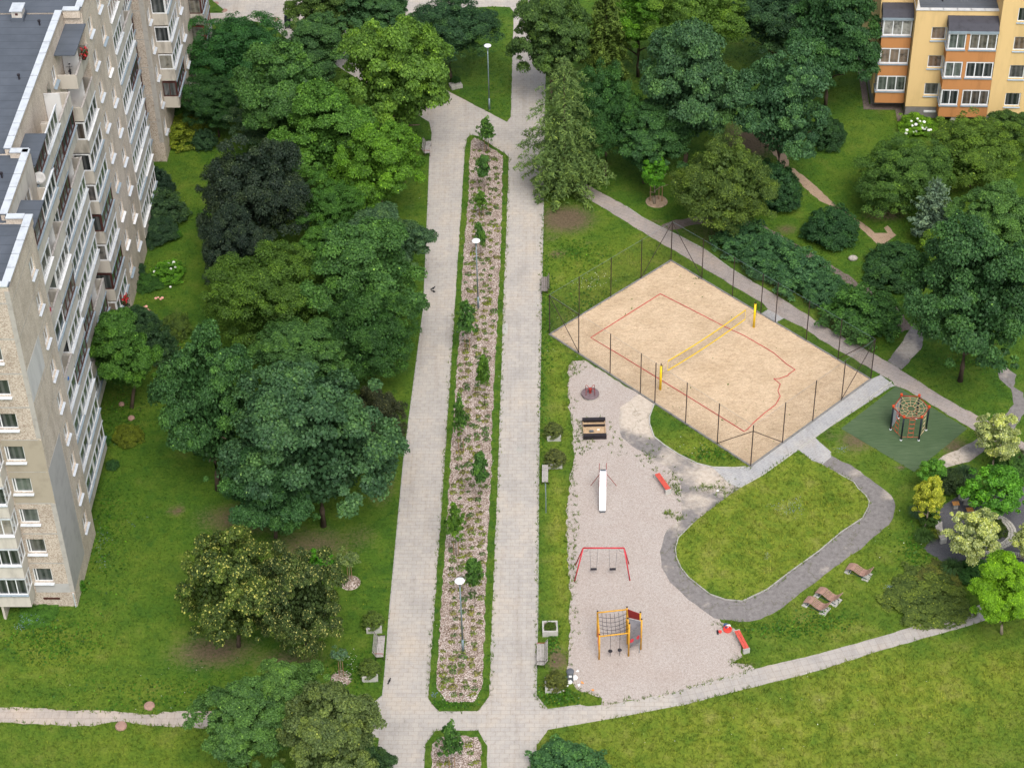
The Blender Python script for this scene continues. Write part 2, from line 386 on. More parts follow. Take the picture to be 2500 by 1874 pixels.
def tag(o, label=None, cat=None, group=None, kind=None):
    if label: o['label'] = label
    if cat: o['category'] = cat
    if group: o['group'] = group
    if kind: o['kind'] = kind
    return o
def thing(name, label, cat, loc=(0, 0, 0), rz=0.0, group=None):
    o = bpy.data.objects.new(name, None); C.objects.link(o); o.empty_display_size = .3
    o.location = loc; o.rotation_euler = (0, 0, rz)
    return tag(o, label, cat, group)
def kids(o): return [c for c in KIDS.get(o.name, [])]
KIDS = {}
def copy_tree(o, loc, rz, label, parent=None, scale=None):
    c = o.copy(); C.objects.link(c)
    if parent is None:
        c.location = loc; c.rotation_euler = (0, 0, rz)
        if label: c['label'] = label
        if scale: c.scale = scale
    else: c.parent = parent
    for ch in list(o.children): copy_tree(ch, None, 0, None, c)
    return c
def struct(o): o['kind'] = 'structure'; return o

# ------------------------------------------------------------------ outlines on the ground (read off the photograph, laid on the ground plane)
def G(pts, z=0.0): return [at(x, y, z) for x, y in pts]
def rag(pts, step=.45, amp=.07, seed=0):
    rr = random.Random(seed); out = []
    n = len(pts)
    for i in range(n):
        a, b = pts[i], pts[(i+1) % n]; L = (b-a).length; k = max(1, int(L/step))
        nrm = Vector((-(b-a).y, (b-a).x, 0)).normalized() if L > 0 else Vector()
        for j in range(k):
            out.append(a.lerp(b, j/k)+nrm*(rr.uniform(-amp, amp) if j else 0))
    return out
def round_(pts, it=2):
    for _ in range(it):
        o = []
        for i in range(len(pts)):
            a, b = pts[i], pts[(i+1) % len(pts)]; o += [a.lerp(b, .25), a.lerp(b, .75)]
        pts = o
    return pts
def sheet(name, pts, z, mat):
    b = MB(); b.quad(*[(p.x, p.y, z) for p in pts]); o = b.build(name, mat)
    if o.data.polygons[0].normal.z < 0:
        o.data.flip_normals()
    return struct(o)
def slab(name, pts, z0, z1, mat, meadow=0):
    area = sum(pts[i].x*pts[(i+1) % len(pts)].y-pts[(i+1) % len(pts)].x*pts[i].y for i in range(len(pts)))
    if area < 0: pts = pts[::-1]
    b = MB(); b.prism([(p.x, p.y) for p in pts], z0, z1); o = b.build(name, mat)
    if meadow: a = o.data.attributes.new('meadow', 'FLOAT', 'POINT'); a.data.foreach_set('value', [meadow]*len(o.data.vertices))
    return struct(o)

PROM = [(1334,-40),(1331,210),(1326.8,510),(1322,750),(1315.5,1125),(1313,1500),(1311,1636),(1309,1697),(1337,1731),(1418,1720),(1436,1723),(1500,1717),(1604,1697),(1640,1690),
        (1660,1722),(1649,1723),(1500,1752),(1339,1780),(1310,1819),(1308,1874),(1306,2080),(892,2080),(918,1874),(925,1800),(892,1795),(870,1783),(870,1733),(889,1735),(934,1697),(940,1636),(950,1500),(985,1125),(1034,750),(1049.5,375),(1054,325),
        (1048,298),(820,160),(700,95),(660,60),(616,52),(560,55),(445,58),(300,62),(300,28),(447,33),(545,32),(518,0),(470,-40)]
TRI = [(1094,223),(1238,298),(1247,285),(1254,30),(1245,19),(1200,17),(1080,25),(930,60),(900,120)]
BED = [(1134.6,375),(1140,339),(1147,331),(1158,331),(1174,339),(1228,373),(1242,384),(1240,452),(1228.4,750),(1216.7,1125),(1201.3,1500),(1194.5,1697),(1167,1734),(1072,1736),(1046,1705),(1060,1500),(1086,1125),(1110.8,750)]
MUL = [(1150,346),(1158,338),(1166,339),(1216,374),(1228,382),(1226,488),(1219,692),(1214,795),(1207,931),(1199,1089),(1200,1154),(1191,1322),(1185,1442),(1183,1534),(1176,1681),(1156,1715),(1090,1713),(1066,1681),(1075,1500),(1085,1374),(1090,1297),(1100.6,1125),(1102,1089),(1106,1044),(1114,906),(1125.5,802),(1127,750),(1129,669),(1137,556),(1145,461),(1147,375)]
BED2 = [(1038,1817),(1062,1784),(1167,1783),(1190,1821),(1188,2080),(1024,2080),(1036,1874)]
MUL2 = [(1055,1817),(1075,1799),(1122,1796),(1165,1799),(1175,1817),(1173,2080),(1044,2080),(1053,1874)]
GRAV = [(1427,879),(1398,881),(1387,895),(1387,947),(1389,999),(1398,1039),(1398,1089),(1400,1125),(1396,1148),(1384,1238),(1384,1288),(1384,1340),(1391,1419),(1393,1464),(1389,1500),(1393,1529),(1389,1590),(1382,1636),(1407,1681),(1470,1703),(1468,1722),(1640,1692),(1785,1650),(1842,1632),(1837,1625),(1785,1618),(1814,1602),(1806,1560),(1794,1534),(1760,1518),(1750,1480),(1700,1420),(1680,1340),(1700,1260),(1700,1190),(1670,1150),(1610,1100),(1560,1050),(1562,1000),(1580,978),(1561,964)]
ASPH = [(1561,962),(1597,986),(1585,1017),(1585,1035),(1597,1067),(1622,1087),(1658,1110),(1703,1132),(1740,1141),(1794,1142),(1821,1140),(1834,1140),(1870,1162),(1807,1191),(1749,1233),(1690,1279),(1656,1313),(1649,1340),(1651.5,1362),(1663,1387),(1681,1410),(1733,1451),(1771,1464),(1812,1468),(1873,1439),(1925,1399),(2000,1345),(2054,1299),(2106,1265),(2120,1238),(2122,1224),(2113,1209),(2095,1193),(2084,1177),(2047,1157),(2005,1133),(2029,1112),(2056,1127),(2077,1134),(2147,1186),(2176,1209),(2186,1233),(2181,1261),(2170,1281),(2136,1308),(2102,1340),(2061,1367),(2000,1414),(1943,1457),(1912,1482),(1884,1499),(1857,1511),(1828,1517),(1801,1517),(1744,1509),(1726,1496),(1681,1464),(1636,1421),(1615,1385),(1611,1347),(1627,1295),(1663,1265),(1663,1188),(1655,1165),(1636,1145),(1602,1125),(1538,1085),(1518,1067),(1511,1033),(1514,994)]
ISLE = [(1807,1191),(1749,1233),(1690,1279),(1656,1313),(1649,1340),(1651.5,1362),(1663,1387),(1681,1410),(1733,1451),(1771,1464),(1812,1468),(1873,1439),(1925,1399),(2000,1345),(2054,1299),(2106,1265),(2120,1238),(2122,1224),(2113,1209),(2095,1193),(2084,1177),(2047,1157),(2005,1133),(1982,1125),(1962,1112),(1941,1105),(1911,1125),(1862,1160)]
STRIP = [(2125.5,926),(2150,915),(2185,942),(2176,945),(2000,1060),(1990,1068),(2000,1078),(2029,1103),(2029,1116),(2008,1133),(1982,1124),(1966,1111),(1950,1098),(1911,1125),(1862,1160),(1807,1191),(1780,1180),(1740,1141),(1794,1142),(1832,1139)]
DIAG = [(1334,395),(1500,488),(1529,504),(1568,531),(1606,551),(1658,576),(1722,610),(1783,655),(1835,687),(1880,712),(1941,750),(2000,788),(2034,809),(2127,861),(2167,883),(2215,913),(2267,947),(2339,990),(2414,1028),(2500,1080),(2640,1160),(2640,1210),(2500,1121),(2459,1096),(2389,1057),(2303,1005),(2217,953),(2185,942),(2179,931),(2127,901),(2000,828),(1959,798),(1914,777),(1875,755),(1862,739),(1794,701),(1749,673),(1685,635),(1636,606),(1611,592),(1547,554),(1500,525),(1327,415)]
GATE = [(1855,768),(1875,755),(1914,777),(1890,790)]
PATHR = [(1640,1690),(1783,1649),(1839,1633),(2000,1595),(2147,1554),(2362,1488),(2440,1455),(2560,1410),(2560,1450),(2440,1500),(2368,1526),(2147,1588),(2000,1636),(1839,1677),(1660,1722)]
PATHL = [(-90,1725),(0,1726),(113,1728),(158,1733),(280,1735),(353,1744),(384,1744),(398,1736),(470,1735),(870,1733),(870,1783),(700,1782),(473,1775),(357,1769),(298,1760),(260,1764),(224,1772),(163,1771),(108,1769),(0,1763),(-90,1762)]
TURF = [(2053,1046),(2188,942),(2362,1046),(2232,1152)]
PLAZA = [(2301,1234),(2348,1206),(2384,1200),(2500,1188),(2620,1180),(2620,1400),(2500,1376),(2400,1390),(2301,1372),(2255,1340),(2283,1310),(2290,1280),(2294,1250)]
SAND = [(1342,817),(1638,637),(2125.5,926.4),(1832.4,1138.6)]
OLD1 = [(2167,881),(2199,840),(2230,790),(2262,800),(2249,852),(2201,902)]
OLD2 = [(2436,908),(2457,897),(2482,915),(2474,944),(2498,958),(2505,1000),(2477,1046),(2452,1062),(2418,1030),(2452,1014),(2475,987),(2468,949),(2440,925)]
OLD3 = [(2303,1112),(2339,1098),(2384,1072),(2400,1062),(2412,1078),(2400,1103),(2366,1127),(2310,1141),(2282,1128)]
TRAIL = [(1895,300),(1930,410),(1939,411),(2000,463),(2036,498),(2099,540),(2136,569),(2167,569),(2158,556),(2167,551),(2188,574),(2167,589),(2176,599),(2145,602),(2133,588),(2099,556),(2084,533),(2034,507),(2000,490),(1930,427),(1850,330)]
TRAIL2 = [(1600,556),(1640,540),(1700,528),(1800,530),(1870,553),(1903,572),(1960,604),(2038,653),(2072,671),(2095,692),(2131,703),(2180,740),(2230,800),(2200,812),(2150,745),(2118,716),(2097,712),(2066,693),(2043,671),(1950,622),(1895,592),(1862,570),(1790,548),(1700,548),(1650,560),(1625,565)]
EARTHTREE = [(1785,330),(1830,300),(1845,345),(1830,380),(1790,400),(1770,360)]

def smooth_tag(*a): pass
ALLPOLY = dict(prom=PROM, grav=GRAV, asph=ASPH, strip=STRIP, diag=DIAG, gate=GATE, pr=PATHR, pl=PATHL, turf=TURF, plaza=PLAZA, sand=SAND, o1=OLD1, o2=OLD2, o3=OLD3, tr=TRAIL)

def inpoly(X, Y, poly):
    inside = np.zeros(X.shape, bool); n = len(poly)
    for i in range(n):
        x0, y0 = poly[i][0], poly[i][1]; x1, y1 = poly[(i+1) % n][0], poly[(i+1) % n][1]
        if abs(y1-y0) < 1e-9: continue
        c = ((y0 > Y) != (y1 > Y)) & (X < (x1-x0)*(Y-y0)/(y1-y0)+x0); inside ^= c
    return inside
W_ = {k: [(p.x, p.y) for p in G(v)] for k, v in ALLPOLY.items()}
W_.update(tri=[(p.x, p.y) for p in G(TRI)], bed=[(p.x, p.y) for p in G(BED)], mul=[(p.x, p.y) for p in G(MUL)], bed2=[(p.x, p.y) for p in G(BED2)], mul2=[(p.x, p.y) for p in G(MUL2)], isle=[(p.x, p.y) for p in G(ISLE)])

# soil showing through the lawn, and rough unmown grass: (pixel x, y, radius px x, radius px y, weight)
DIRT = [(1380,535,75,40,.75),(1360,620,25,14,.6),(1342,580,18,18,.5),(1440,590,20,10,.4),(600,1265,130,40,.62),(760,1330,130,45,.55),(880,1310,60,40,.4),(520,1590,120,40,.62),(700,1610,120,30,.5),(930,1180,40,60,.55),(985,880,20,60,.35),
        (1330,1600,14,10,.3),(1362,1610,28,30,.75),(1500,1712,30,8,.5),(2090,1075,50,30,.62),(2195,1140,14,10,.7),(2330,1090,40,30,.6),(1530,520,20,10,.45),(1740,580,40,20,.5),(1920,560,30,15,.6),(2160,525,60,18,.62),(1715,560,70,30,.4),
        (430,1245,22,14,.7),(1830,340,60,60,.8),(2230,320,60,12,.5),(2330,320,80,14,.75),(2135,235,22,60,.5),(1760,780,10,6,.4),(420,810,22,60,.6),(390,860,30,50,.5),(1735,1400,50,24,.35),(1120,60,60,40,.3),(1090,150,50,60,.3),(1370,1680,30,12,.2),(1830,1625,30,8,.5),
        (1395,1230,8,120,.5),(1395,1460,8,60,.45),(1370,1180,12,60,.25),(2000,1470,12,8,.5),(1985,1492,10,8,.5),(2020,1060,20,12,.5),(1880,1300,40,30,.2),(1600,540,25,10,.5),(950,860,20,50,.4),(1000,500,20,60,.3),(1500,620,40,30,.15),(1660,690,8,6,.2)]
MEAD = [(1890,1290,240,150,.8),(2000,1240,120,80,.9),(1760,1330,120,110,.75),(1450,690,120,80,.45),(1560,640,100,70,.4),(1400,700,60,60,.3),(1700,1090,110,40,.5),(1370,1330,30,170,.75),(1365,950,25,120,.5),(1900,1800,500,110,.75),(2200,1700,330,110,.75),(1600,1850,280,60,.6),(2440,1640,120,60,.7),
        (2150,1420,130,70,.35),(2030,1540,160,40,.4),(150,1600,160,70,.3),(300,1830,320,60,.35),(2110,1060,40,40,.4),(1370,1560,20,100,.5),(250,1700,250,30,.2)]
def field(X, Y, lst):
    out = np.zeros(X.shape)
    for px, py, rx, ry, wt in lst:
        c = at(px, py); gx = gsd(c); sx = max(rx*gx, .25); sy = max(ry*gx/.64, .25)
        out = np.maximum(out, wt*np.exp(-(((X-c.x)/sx)**2+((Y-c.y)/sy)**2)*.8))
    return out

def ground():
    xs = np.concatenate([[-1800, -500, -160, -90], np.arange(-62, 64, .7), [90, 160, 500, 1800]])
    ys = np.concatenate([[-400, 0, 50, 68], np.arange(76, 192, .7), [205, 260, 500, 1200, 3000]])
    X, Y = np.meshgrid(xs, ys); n, m_ = X.shape
    v = np.stack([X, Y, np.zeros_like(X)], -1).reshape(-1, 3)
    i = np.arange(n*m_).reshape(n, m_)
    f = np.stack([i[:-1, :-1], i[:-1, 1:], i[1:, 1:], i[1:, :-1]], -1).reshape(-1, 4)
    o = npmesh('ground', v, f, 'grass', dict(dirt=field(X, Y, DIRT).ravel(), meadow=field(X, Y, MEAD).ravel()))
    return struct(o)

def npmesh(name, v, f, mat, attrs=None, parent=None, smooth=False, link=True):
    me = bpy.data.meshes.new(name); nv = len(v); nf = len(f); k = f.shape[1]
    me.vertices.add(nv); me.vertices.foreach_set('co', np.ascontiguousarray(v, np.float32).ravel())
    me.loops.add(nf*k); me.loops.foreach_set('vertex_index', np.ascontiguousarray(f, np.int32).ravel())
    me.polygons.add(nf); me.polygons.foreach_set('loop_start', np.arange(0, nf*k, k, dtype=np.int32))
    for nm, a in (attrs or {}).items():
        at_ = me.attributes.new(nm, 'FLOAT', 'POINT'); at_.data.foreach_set('value', np.ascontiguousarray(a, np.float32))
    me.update(calc_edges=True); me.validate()
    if smooth: me.polygons.foreach_set('use_smooth', np.ones(nf, bool))
    me.materials.append(M[mat] if isinstance(mat, str) else mat)
    if not link: return me
    o = bpy.data.objects.new(name, me); C.objects.link(o)
    if parent is not None: o.parent = parent
    return o

ground()
sheet('promenade', G(PROM), .004, 'paving')
sheet('diagonal_path', rag(G(DIAG), .5, .06, 2), .009, 'paving_diag')
sheet('footpath_right', rag(G(PATHR), .5, .03, 3), .010, 'paving_path')
sheet('footpath_left', rag(G(PATHL), .4, .07, 4), .009, 'paving_left')
slab('lawn_triangle', rag(G(TRI), .5, .03, 5), .001, .045, 'grass')
slab('bed_turf_edge', rag(G(BED), .4, .035, 6), .001, .055, 'grass')
slab('bed_turf_edge', rag(G(BED2), .4, .035, 7), .001, .055, 'grass')
sheet('bark_mulch_bed', rag(G(MUL), .35, .08, 8), .060, 'mulch')
sheet('bark_mulch_bed', rag(G(MUL2), .35, .08, 9), .060, 'mulch')
sheet('playground_gravel', rag(G(GRAV), .35, .11, 10), .008, 'gravel')
sheet('paved_strip', G(STRIP), .018, 'paving_new')
sheet('gate_apron', G(GATE), .014, 'paving_new')
sheet('artificial_turf', G(TURF), .016, 'turf')
sheet('plaza', rag(G(PLAZA), .5, .06, 12), .008, 'plaza')
sheet('earth_trail', rag(G(TRAIL), .4, .08, 13), .008, 'dirt')
sheet('dark_earth_path', rag(G(TRAIL2), .4, .10, 14), .006, 'darkdirt')
slab('lawn_island', rag(G(ISLE), .5, .05, 15), .001, .05, 'grass', .55)

def asphalt(name, px, z, sandy, seed):
    pts = rag(G(px), .45, .05, seed)
    me_pts = [Vector((p.x, p.y, 0)) for p in pts]
    # fine triangulation so that the wind-blown sand can vary
    import bmesh
    bm = bmesh.new(); vs_ = [bm.verts.new((p.x, p.y, z)) for p in pts]; bm.faces.new(vs_)
    bmesh.ops.triangulate(bm, faces=bm.faces[:])
    for _ in range(4):
        es = [e for e in bm.edges if e.calc_length() > 1.0]
        if not es: break
        bmesh.ops.subdivide_edges(bm, edges=es, cuts=1); bmesh.ops.triangulate(bm, faces=[f for f in bm.faces if len(f.verts) > 3])
    me = bpy.data.meshes.new(name); bm.to_mesh(me); bm.free()
    co_ = np.zeros(len(me.vertices)*3); me.vertices.foreach_get('co', co_); co_ = co_.reshape(-1, 3)
    a = me.attributes.new('sandy', 'FLOAT', 'POINT'); a.data.foreach_set('value', field(co_[:, 0], co_[:, 1], sandy).astype(np.float32))
    me.materials.append(M['asphalt']); o = bpy.data.objects.new(name, me); C.objects.link(o)
    if len(me.polygons) and me.polygons[0].normal.z < 0: me.flip_normals()
    return struct(o)
asphalt('asphalt_loop', ASPH, .013, [(1560,1010,60,50,.62),(1640,1120,60,40,.30),(1720,1160,60,50,.42),(1700,1230,50,40,.38),(1640,1280,30,40,.25),(2170,1220,16,60,.25),(2100,1150,30,16,.3),(2020,1400,14,40,.1)], 20)
asphalt('old_asphalt_path', OLD1, .012, [(2215,845,30,30,.45)], 21)
asphalt('old_asphalt_path', OLD2, .012, [(2460,910,20,20,.2)], 22)
asphalt('old_asphalt_path', OLD3, .012, [(2330,1120,40,30,.55)], 23)

# sand court with trodden relief, and its concrete edging
sc4 = [Vector(at(*q)) for q in SAND]
def court():
    A, B, Cc, D = sc4; nu, nv = 110, 160
    U_, V_ = np.meshgrid(np.linspace(0, 1, nu), np.linspace(0, 1, nv))
    P = lambda k: ((A[k]*(1-V_)+D[k]*V_)*(1-U_)+(B[k]*(1-V_)+Cc[k]*V_)*U_)
    X, Y = P(0), P(1); rg = np.random.default_rng(3); Z = np.zeros_like(X)
    for s_, a_ in ((1, .018), (2, .012), (4, .012), (9, .012)):
        g = rg.normal(size=(nv//s_+3, nu//s_+3)); yi = np.arange(nv)/s_; xi = np.arange(nu)/s_
        y0 = yi.astype(int); x0 = xi.astype(int); fy = (yi-y0)[:, None]; fx = (xi-x0)[None]
        Z += a_*((g[y0][:, x0]*(1-fx)+g[y0][:, x0+1]*fx)*(1-fy)+(g[y0+1][:, x0]*(1-fx)+g[y0+1][:, x0+1]*fx)*fy)
    v = np.stack([X, Y, Z*.8+.045], -1).reshape(-1, 3); i = np.arange(nu*nv).reshape(nv, nu)
    f = np.stack([i[:-1, :-1], i[:-1, 1:], i[1:, 1:], i[1:, :-1]], -1).reshape(-1, 4)[:, ::-1]
    struct(npmesh('volleyball_sand', v, f, 'sand', smooth=True))
court()
b = MB()
for i in range(4):
    a, c = sc4[i], sc4[(i+1) % 4]; d = (c-a).normalized()
    b.beam(a-d*.06+Vector((0, 0, .04)), c+d*(-.06)+Vector((0, 0, .04)), .12, .13)
struct(b.build('court_kerb', 'dark_concrete'))
# thin concrete kerbs of the paved strip and of the lawn island
def kerb(name, px, wdt, h, mat='concrete', closed=False):
    pts = G(px); b = MB()
    for i in range(len(pts)-(0 if closed else 1)):
        b.beam(pts[i]+Vector((0, 0, h/2-.02)), pts[(i+1) % len(pts)]+Vector((0, 0, h/2-.02)), wdt, h)
    return struct(b.build(name, mat))
kerb('strip_kerb', [(2176,933),(2000,1060),(1911,1125),(1862,1160),(1807,1191)], .09, .10, 'light_concrete')
kerb('island_kerb', ISLE[2:22], .07, .11)
kerb('loop_kerb', [(1597,987),(1586,1017),(1586,1035),(1597,1067),(1622,1087),(1658,1110),(1703,1132),(1740,1141),(1794,1142),(1821,1140)], .08, .10, 'light_concrete')
kerb('path_kerb', [(1529,504),(1568,531),(1606,551),(1658,576),(1722,610),(1783,655),(1835,687)], .07, .07)
kerb('promenade_kerb', [(1334,-40),(1331,210),(1326.8,510),(1322,750),(1315.5,1125),(1313,1500),(1309,1697),(1337,1731),(1418,1720)], .06, .05)
sheet('replaced_slab', [q+Vector((0, 0, 0)) for q in G([(1229,790),(1240,790),(1239,815),(1228,815)])], .0085, 'light_concrete')
sheet('replaced_slab', G([(1262,1090),(1275,1090),(1274,1101),(1261,1101)]), .0085, 'concrete')
kerb('promenade_kerb', [(889,1735),(934,1697),(940,1636),(950,1500),(985,1125),(1034,750),(1049.5,375)], .06, .05)
# ------------------------------------------------------------------ foliage
def leaves(cent, nrm, size, rg, aspect=.62, tint=None, droop=.35):
    "one kite-shaped face per leaf"
    n = len(cent)
    nrm = nrm/np.linalg.norm(nrm, axis=1, keepdims=True)
    a = rg.normal(size=(n, 3)); a -= (a*nrm).sum(1, keepdims=True)*nrm
    a[:, 2] -= droop*np.abs(rg.normal(size=n)); a -= (a*nrm).sum(1, keepdims=True)*nrm
    a /= np.linalg.norm(a, axis=1, keepdims=True)+1e-9
    b = np.cross(nrm, a); L = size*(.7+.6*rg.random(n))[:, None]; wd = L*aspect*.5
    p0 = cent-a*L*.5; p2 = cent+a*L*.5; mid = cent-a*L*.05
    cup = nrm*L*.12
    p1 = mid+b*wd+cup; p3 = mid-b*wd+cup
    v = np.stack([p0, p1, p2, p3], 1).reshape(-1, 3)
    f = np.arange(n*4).reshape(n, 4)
    return v, f, np.repeat(tint if tint is not None else rg.random(n), 4)

def sph(rg, n):
    d = rg.normal(size=(n, 3)); return d/np.linalg.norm(d, axis=1, keepdims=True)

def crown_mesh(name, seed, ncl=120, npc=170, leaf=.30, rc=(.16, .30), low=-.55, aspect=.7, flat=.62, lump=.16, inner=.12, taper=0.0, mat='leaf', tip=.08, fleck=.004, sprig=.12, lobes=0):
    "unit-radius crown built from overlapping leaf clumps; leaf size is for a crown of radius 4.2 m"
    rg = np.random.default_rng(seed); leaf /= 4.2
    d = sph(rg, ncl*3); d = d[d[:, 2] > low][:ncl]
    ph = rg.random((4, 3))*6.28; fr = rg.normal(size=(4, 3))*2.2
    lum = sum(np.sin(d@fr[i]+ph[i, 0]) for i in range(4))/4
    lum2 = np.sin(d@(fr[0]*2.7)+ph[0, 1])*np.sin(d@(fr[1]*2.7)+ph[1, 1])
    rad = (.82+lump*1.5*lum+lump*.7*lum2)*(1-.34*(rg.random(len(d)) < .25)*rg.random(len(d)))
    rad = rad*(1+.20*(rg.random(len(d)) < sprig)*rg.random(len(d))); spr = rad > .98
    c = d*rad[:, None]
    if lobes:
        ld = sph(rg, lobes*3); ld = ld[ld[:, 2] > low*.8][:lobes]; lr = .60+.14*rg.random(len(ld))+.16*(rg.random(len(ld)) < .3); ls = rg.uniform(.24, .40, len(ld))
        which = rg.integers(0, len(ld), len(c)); q = sph(rg, len(c)); q[:, 2] = np.abs(q[:, 2])*.9-.2*rg.random(len(c)); q += ld[which]*.5; q /= np.linalg.norm(q, axis=1, keepdims=True)
        c2 = ld[which]*lr[which][:, None]+q*ls[which][:, None]*(.75+.25*rg.random(len(c)))[:, None]*np.array([1, 1, .8])
        m_ = rg.random(len(c)) < .86; c[m_] = c2[m_]
    if taper: 
        k = 1-taper*np.clip((c[:, 2]+.6)/1.6, 0, 1); c[:, 0] *= k; c[:, 1] *= k
    V, F, T = [], [], []; off = 0
    for i in range(len(c)):
        r = (rc[0]+(rc[1]-rc[0])*rg.random()**1.4)*(.75 if spr[i] else 1); n = int(npc*(r/np.mean(rc))**2)
        q = sph(rg, n); q[:, 2] = np.abs(q[:, 2])-.45*rg.random(n); rr = (.45+.55*rg.random(n)**.7)[:, None]
        p = c[i]+q*rr*r*np.array([1, 1, flat])
        out = c[i]/(np.linalg.norm(c[i])+1e-6)
        nn = q*.6+out*.35+np.array([0, 0, .55])+rg.normal(size=(n, 3))*.58
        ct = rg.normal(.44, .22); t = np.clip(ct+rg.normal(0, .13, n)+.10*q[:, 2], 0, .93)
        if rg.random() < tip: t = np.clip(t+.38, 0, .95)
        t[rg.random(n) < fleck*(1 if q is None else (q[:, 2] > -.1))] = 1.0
        v, f, tt = leaves(p, nn, leaf, rg, aspect, t); V.append(v); F.append(f+off); T.append(tt); off += len(v)
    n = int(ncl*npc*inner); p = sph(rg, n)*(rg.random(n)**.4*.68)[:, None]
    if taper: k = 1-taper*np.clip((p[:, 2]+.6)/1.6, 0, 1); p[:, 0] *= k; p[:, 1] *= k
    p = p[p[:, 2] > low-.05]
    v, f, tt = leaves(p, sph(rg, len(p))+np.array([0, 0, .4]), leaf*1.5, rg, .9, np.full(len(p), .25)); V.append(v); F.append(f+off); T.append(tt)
    return npmesh(name, np.concatenate(V), np.concatenate(F), mat, dict(tint=np.concatenate(T)), link=False)

def conifer_mesh(name, seed, levels=26, per=8, spread=.35, droop=.35, nl=40, leaf=.028, aspect=.3, fleck=.01, mat='needle', pw=.8):
    "layered branches around a leader; unit height, base radius = spread"
    rg = np.random.default_rng(seed); V, F, T = [], [], []; off = 0
    for k in range(levels):
        z = (k+.5)/levels; L0 = spread*((1-z)**pw*.97+.05)*(1 if z > .28 else .55+z*1.6)
        m_ = max(4, int(per*(.55+.6*(1-z))))
        for j in range(m_):
            a = 6.283*(j+rg.random()*.8)/m_+k*2.4; L = L0*rg.uniform(.55, 1.18); n = int(nl*(.35+.75*L/spread))
            t = rg.random(n)**.62; x = t*L; zz = z-droop*(t**1.7)*L*.55+.30*L*t*(1-t)*.8
            sd_ = rg.normal(size=n)*L*.20*(1.12-t); zz = zz-np.abs(sd_)*.30+rg.normal(size=n)*.008
            p = np.stack([x*np.cos(a)-sd_*np.sin(a), x*np.sin(a)+sd_*np.cos(a), zz], 1)
            nn = rg.normal(size=(n, 3))*.5+np.array([.25*np.cos(a), .25*np.sin(a), .9])
            tt = np.clip(.22+.34*t+rg.normal(0, .12, n)+rg.normal()*.10, 0, .95); tt[rg.random(n) < fleck] = .97
            v, f, q = leaves(p, nn, leaf*(1.25-.5*z), rg, aspect, tt, droop=.5); V.append(v); F.append(f+off); T.append(q); off += len(v)
    return npmesh(name, np.concatenate(V), np.concatenate(F), mat, dict(tint=np.concatenate(T)), link=False)

CR = {}
GAIN = 1.0
def tone(c): return (min(1, c[0]*1.76+.004), min(1, c[1]*1.74), min(1, c[2]*1.42+.002))
for i, sd_ in enumerate((1, 2, 3, 4)):
    CR['maple%d' % i] = crown_mesh('maple_crown', 10+sd_, 300, 280, .165, (.075, .21), -.62, .85, .70, .22, .10, tip=.09, lobes=24, taper=(.14, 0, .10, .04)[i])
for i in range(2):
    CR['fine%d' % i] = crown_mesh('fine_crown', 30+i, 320, 250, .135, (.08, .19), -.62, .5, .65, .22, .10, tip=.06, lobes=34)
    CR['dark%d' % i] = crown_mesh('dark_crown', 40+i, 320, 200, .16, (.07, .17), -.65, .5, 1.1, .20, .12, tip=.06, fleck=.03, lobes=40, taper=(.30, .1)[i])
    CR['willow%d' % i] = crown_mesh('willow_crown', 50+i, 300, 220, .19, (.08, .20), -.75, .30, 1.0, .24, .09, tip=.16, fleck=.012)
    CR['linden%d' % i] = crown_mesh('linden_crown', 60+i, 270, 200, .18, (.08, .18), -.72, .7, .8, .18, .10, tip=.1, fleck=.13, lobes=30, mat='leaf_linden')
    CR['shrub%d' % i] = crown_mesh('shrub_crown', 70+i, 230, 150, .27, (.09, .20), -.25, .40, 1.0, .14, .1, tip=.06)
    CR['young%d' % i] = crown_mesh('young_crown', 80+i, 80, 140, .38, (.13, .32), -.7, .75, .75, .28, .03, tip=.12, sprig=.3)
    CR['varieg%d' % i] = crown_mesh('variegated_crown', 85+i, 96, 150, .34, (.13, .30), -.7, .75, .75, .26, .03, tip=.0, fleck=.12, sprig=.25, mat='leaf_pale')
    CR['pyramid%d' % i] = crown_mesh('pyramid_crown', 90+i, 66, 64, .62, (.14, .32), -.9, .55, .9, .24, .06, taper=.62, tip=.14, sprig=.35)
CR['bushy'] = crown_mesh('bushy_crown', 99, 190, 110, .32, (.10, .26), -.2, .6, .8, .24, .1, tip=.12, fleck=.01)
CR['hydr'] = crown_mesh('hydrangea_crown', 96, 90, 80, .5, (.14, .26), -.1, .7, .8, .14, .1, tip=.12)
CR['clipped'] = crown_mesh('clipped_ball_crown', 98, 170, 60, .36, (.12, .17), -.35, .5, .8, .04, .1, tip=.12)
CR['sparse'] = crown_mesh('sparse_crown', 97, 30, 34, .75, (.20, .30), -.5, .45, .6, .22, .02, tip=.2)
CR['larch'] = conifer_mesh('larch_crown', 5, 30, 8, .40, .60, 120, .030, .22, .03, pw=.58)
CR['spruce'] = conifer_mesh('spruce_crown', 6, 30, 9, .28, .4, 80, .034, .3)
CR['pine'] = conifer_mesh('pine_crown', 7, 18, 9, .48, -.5, 60, .065, .3, .0, pw=.6)

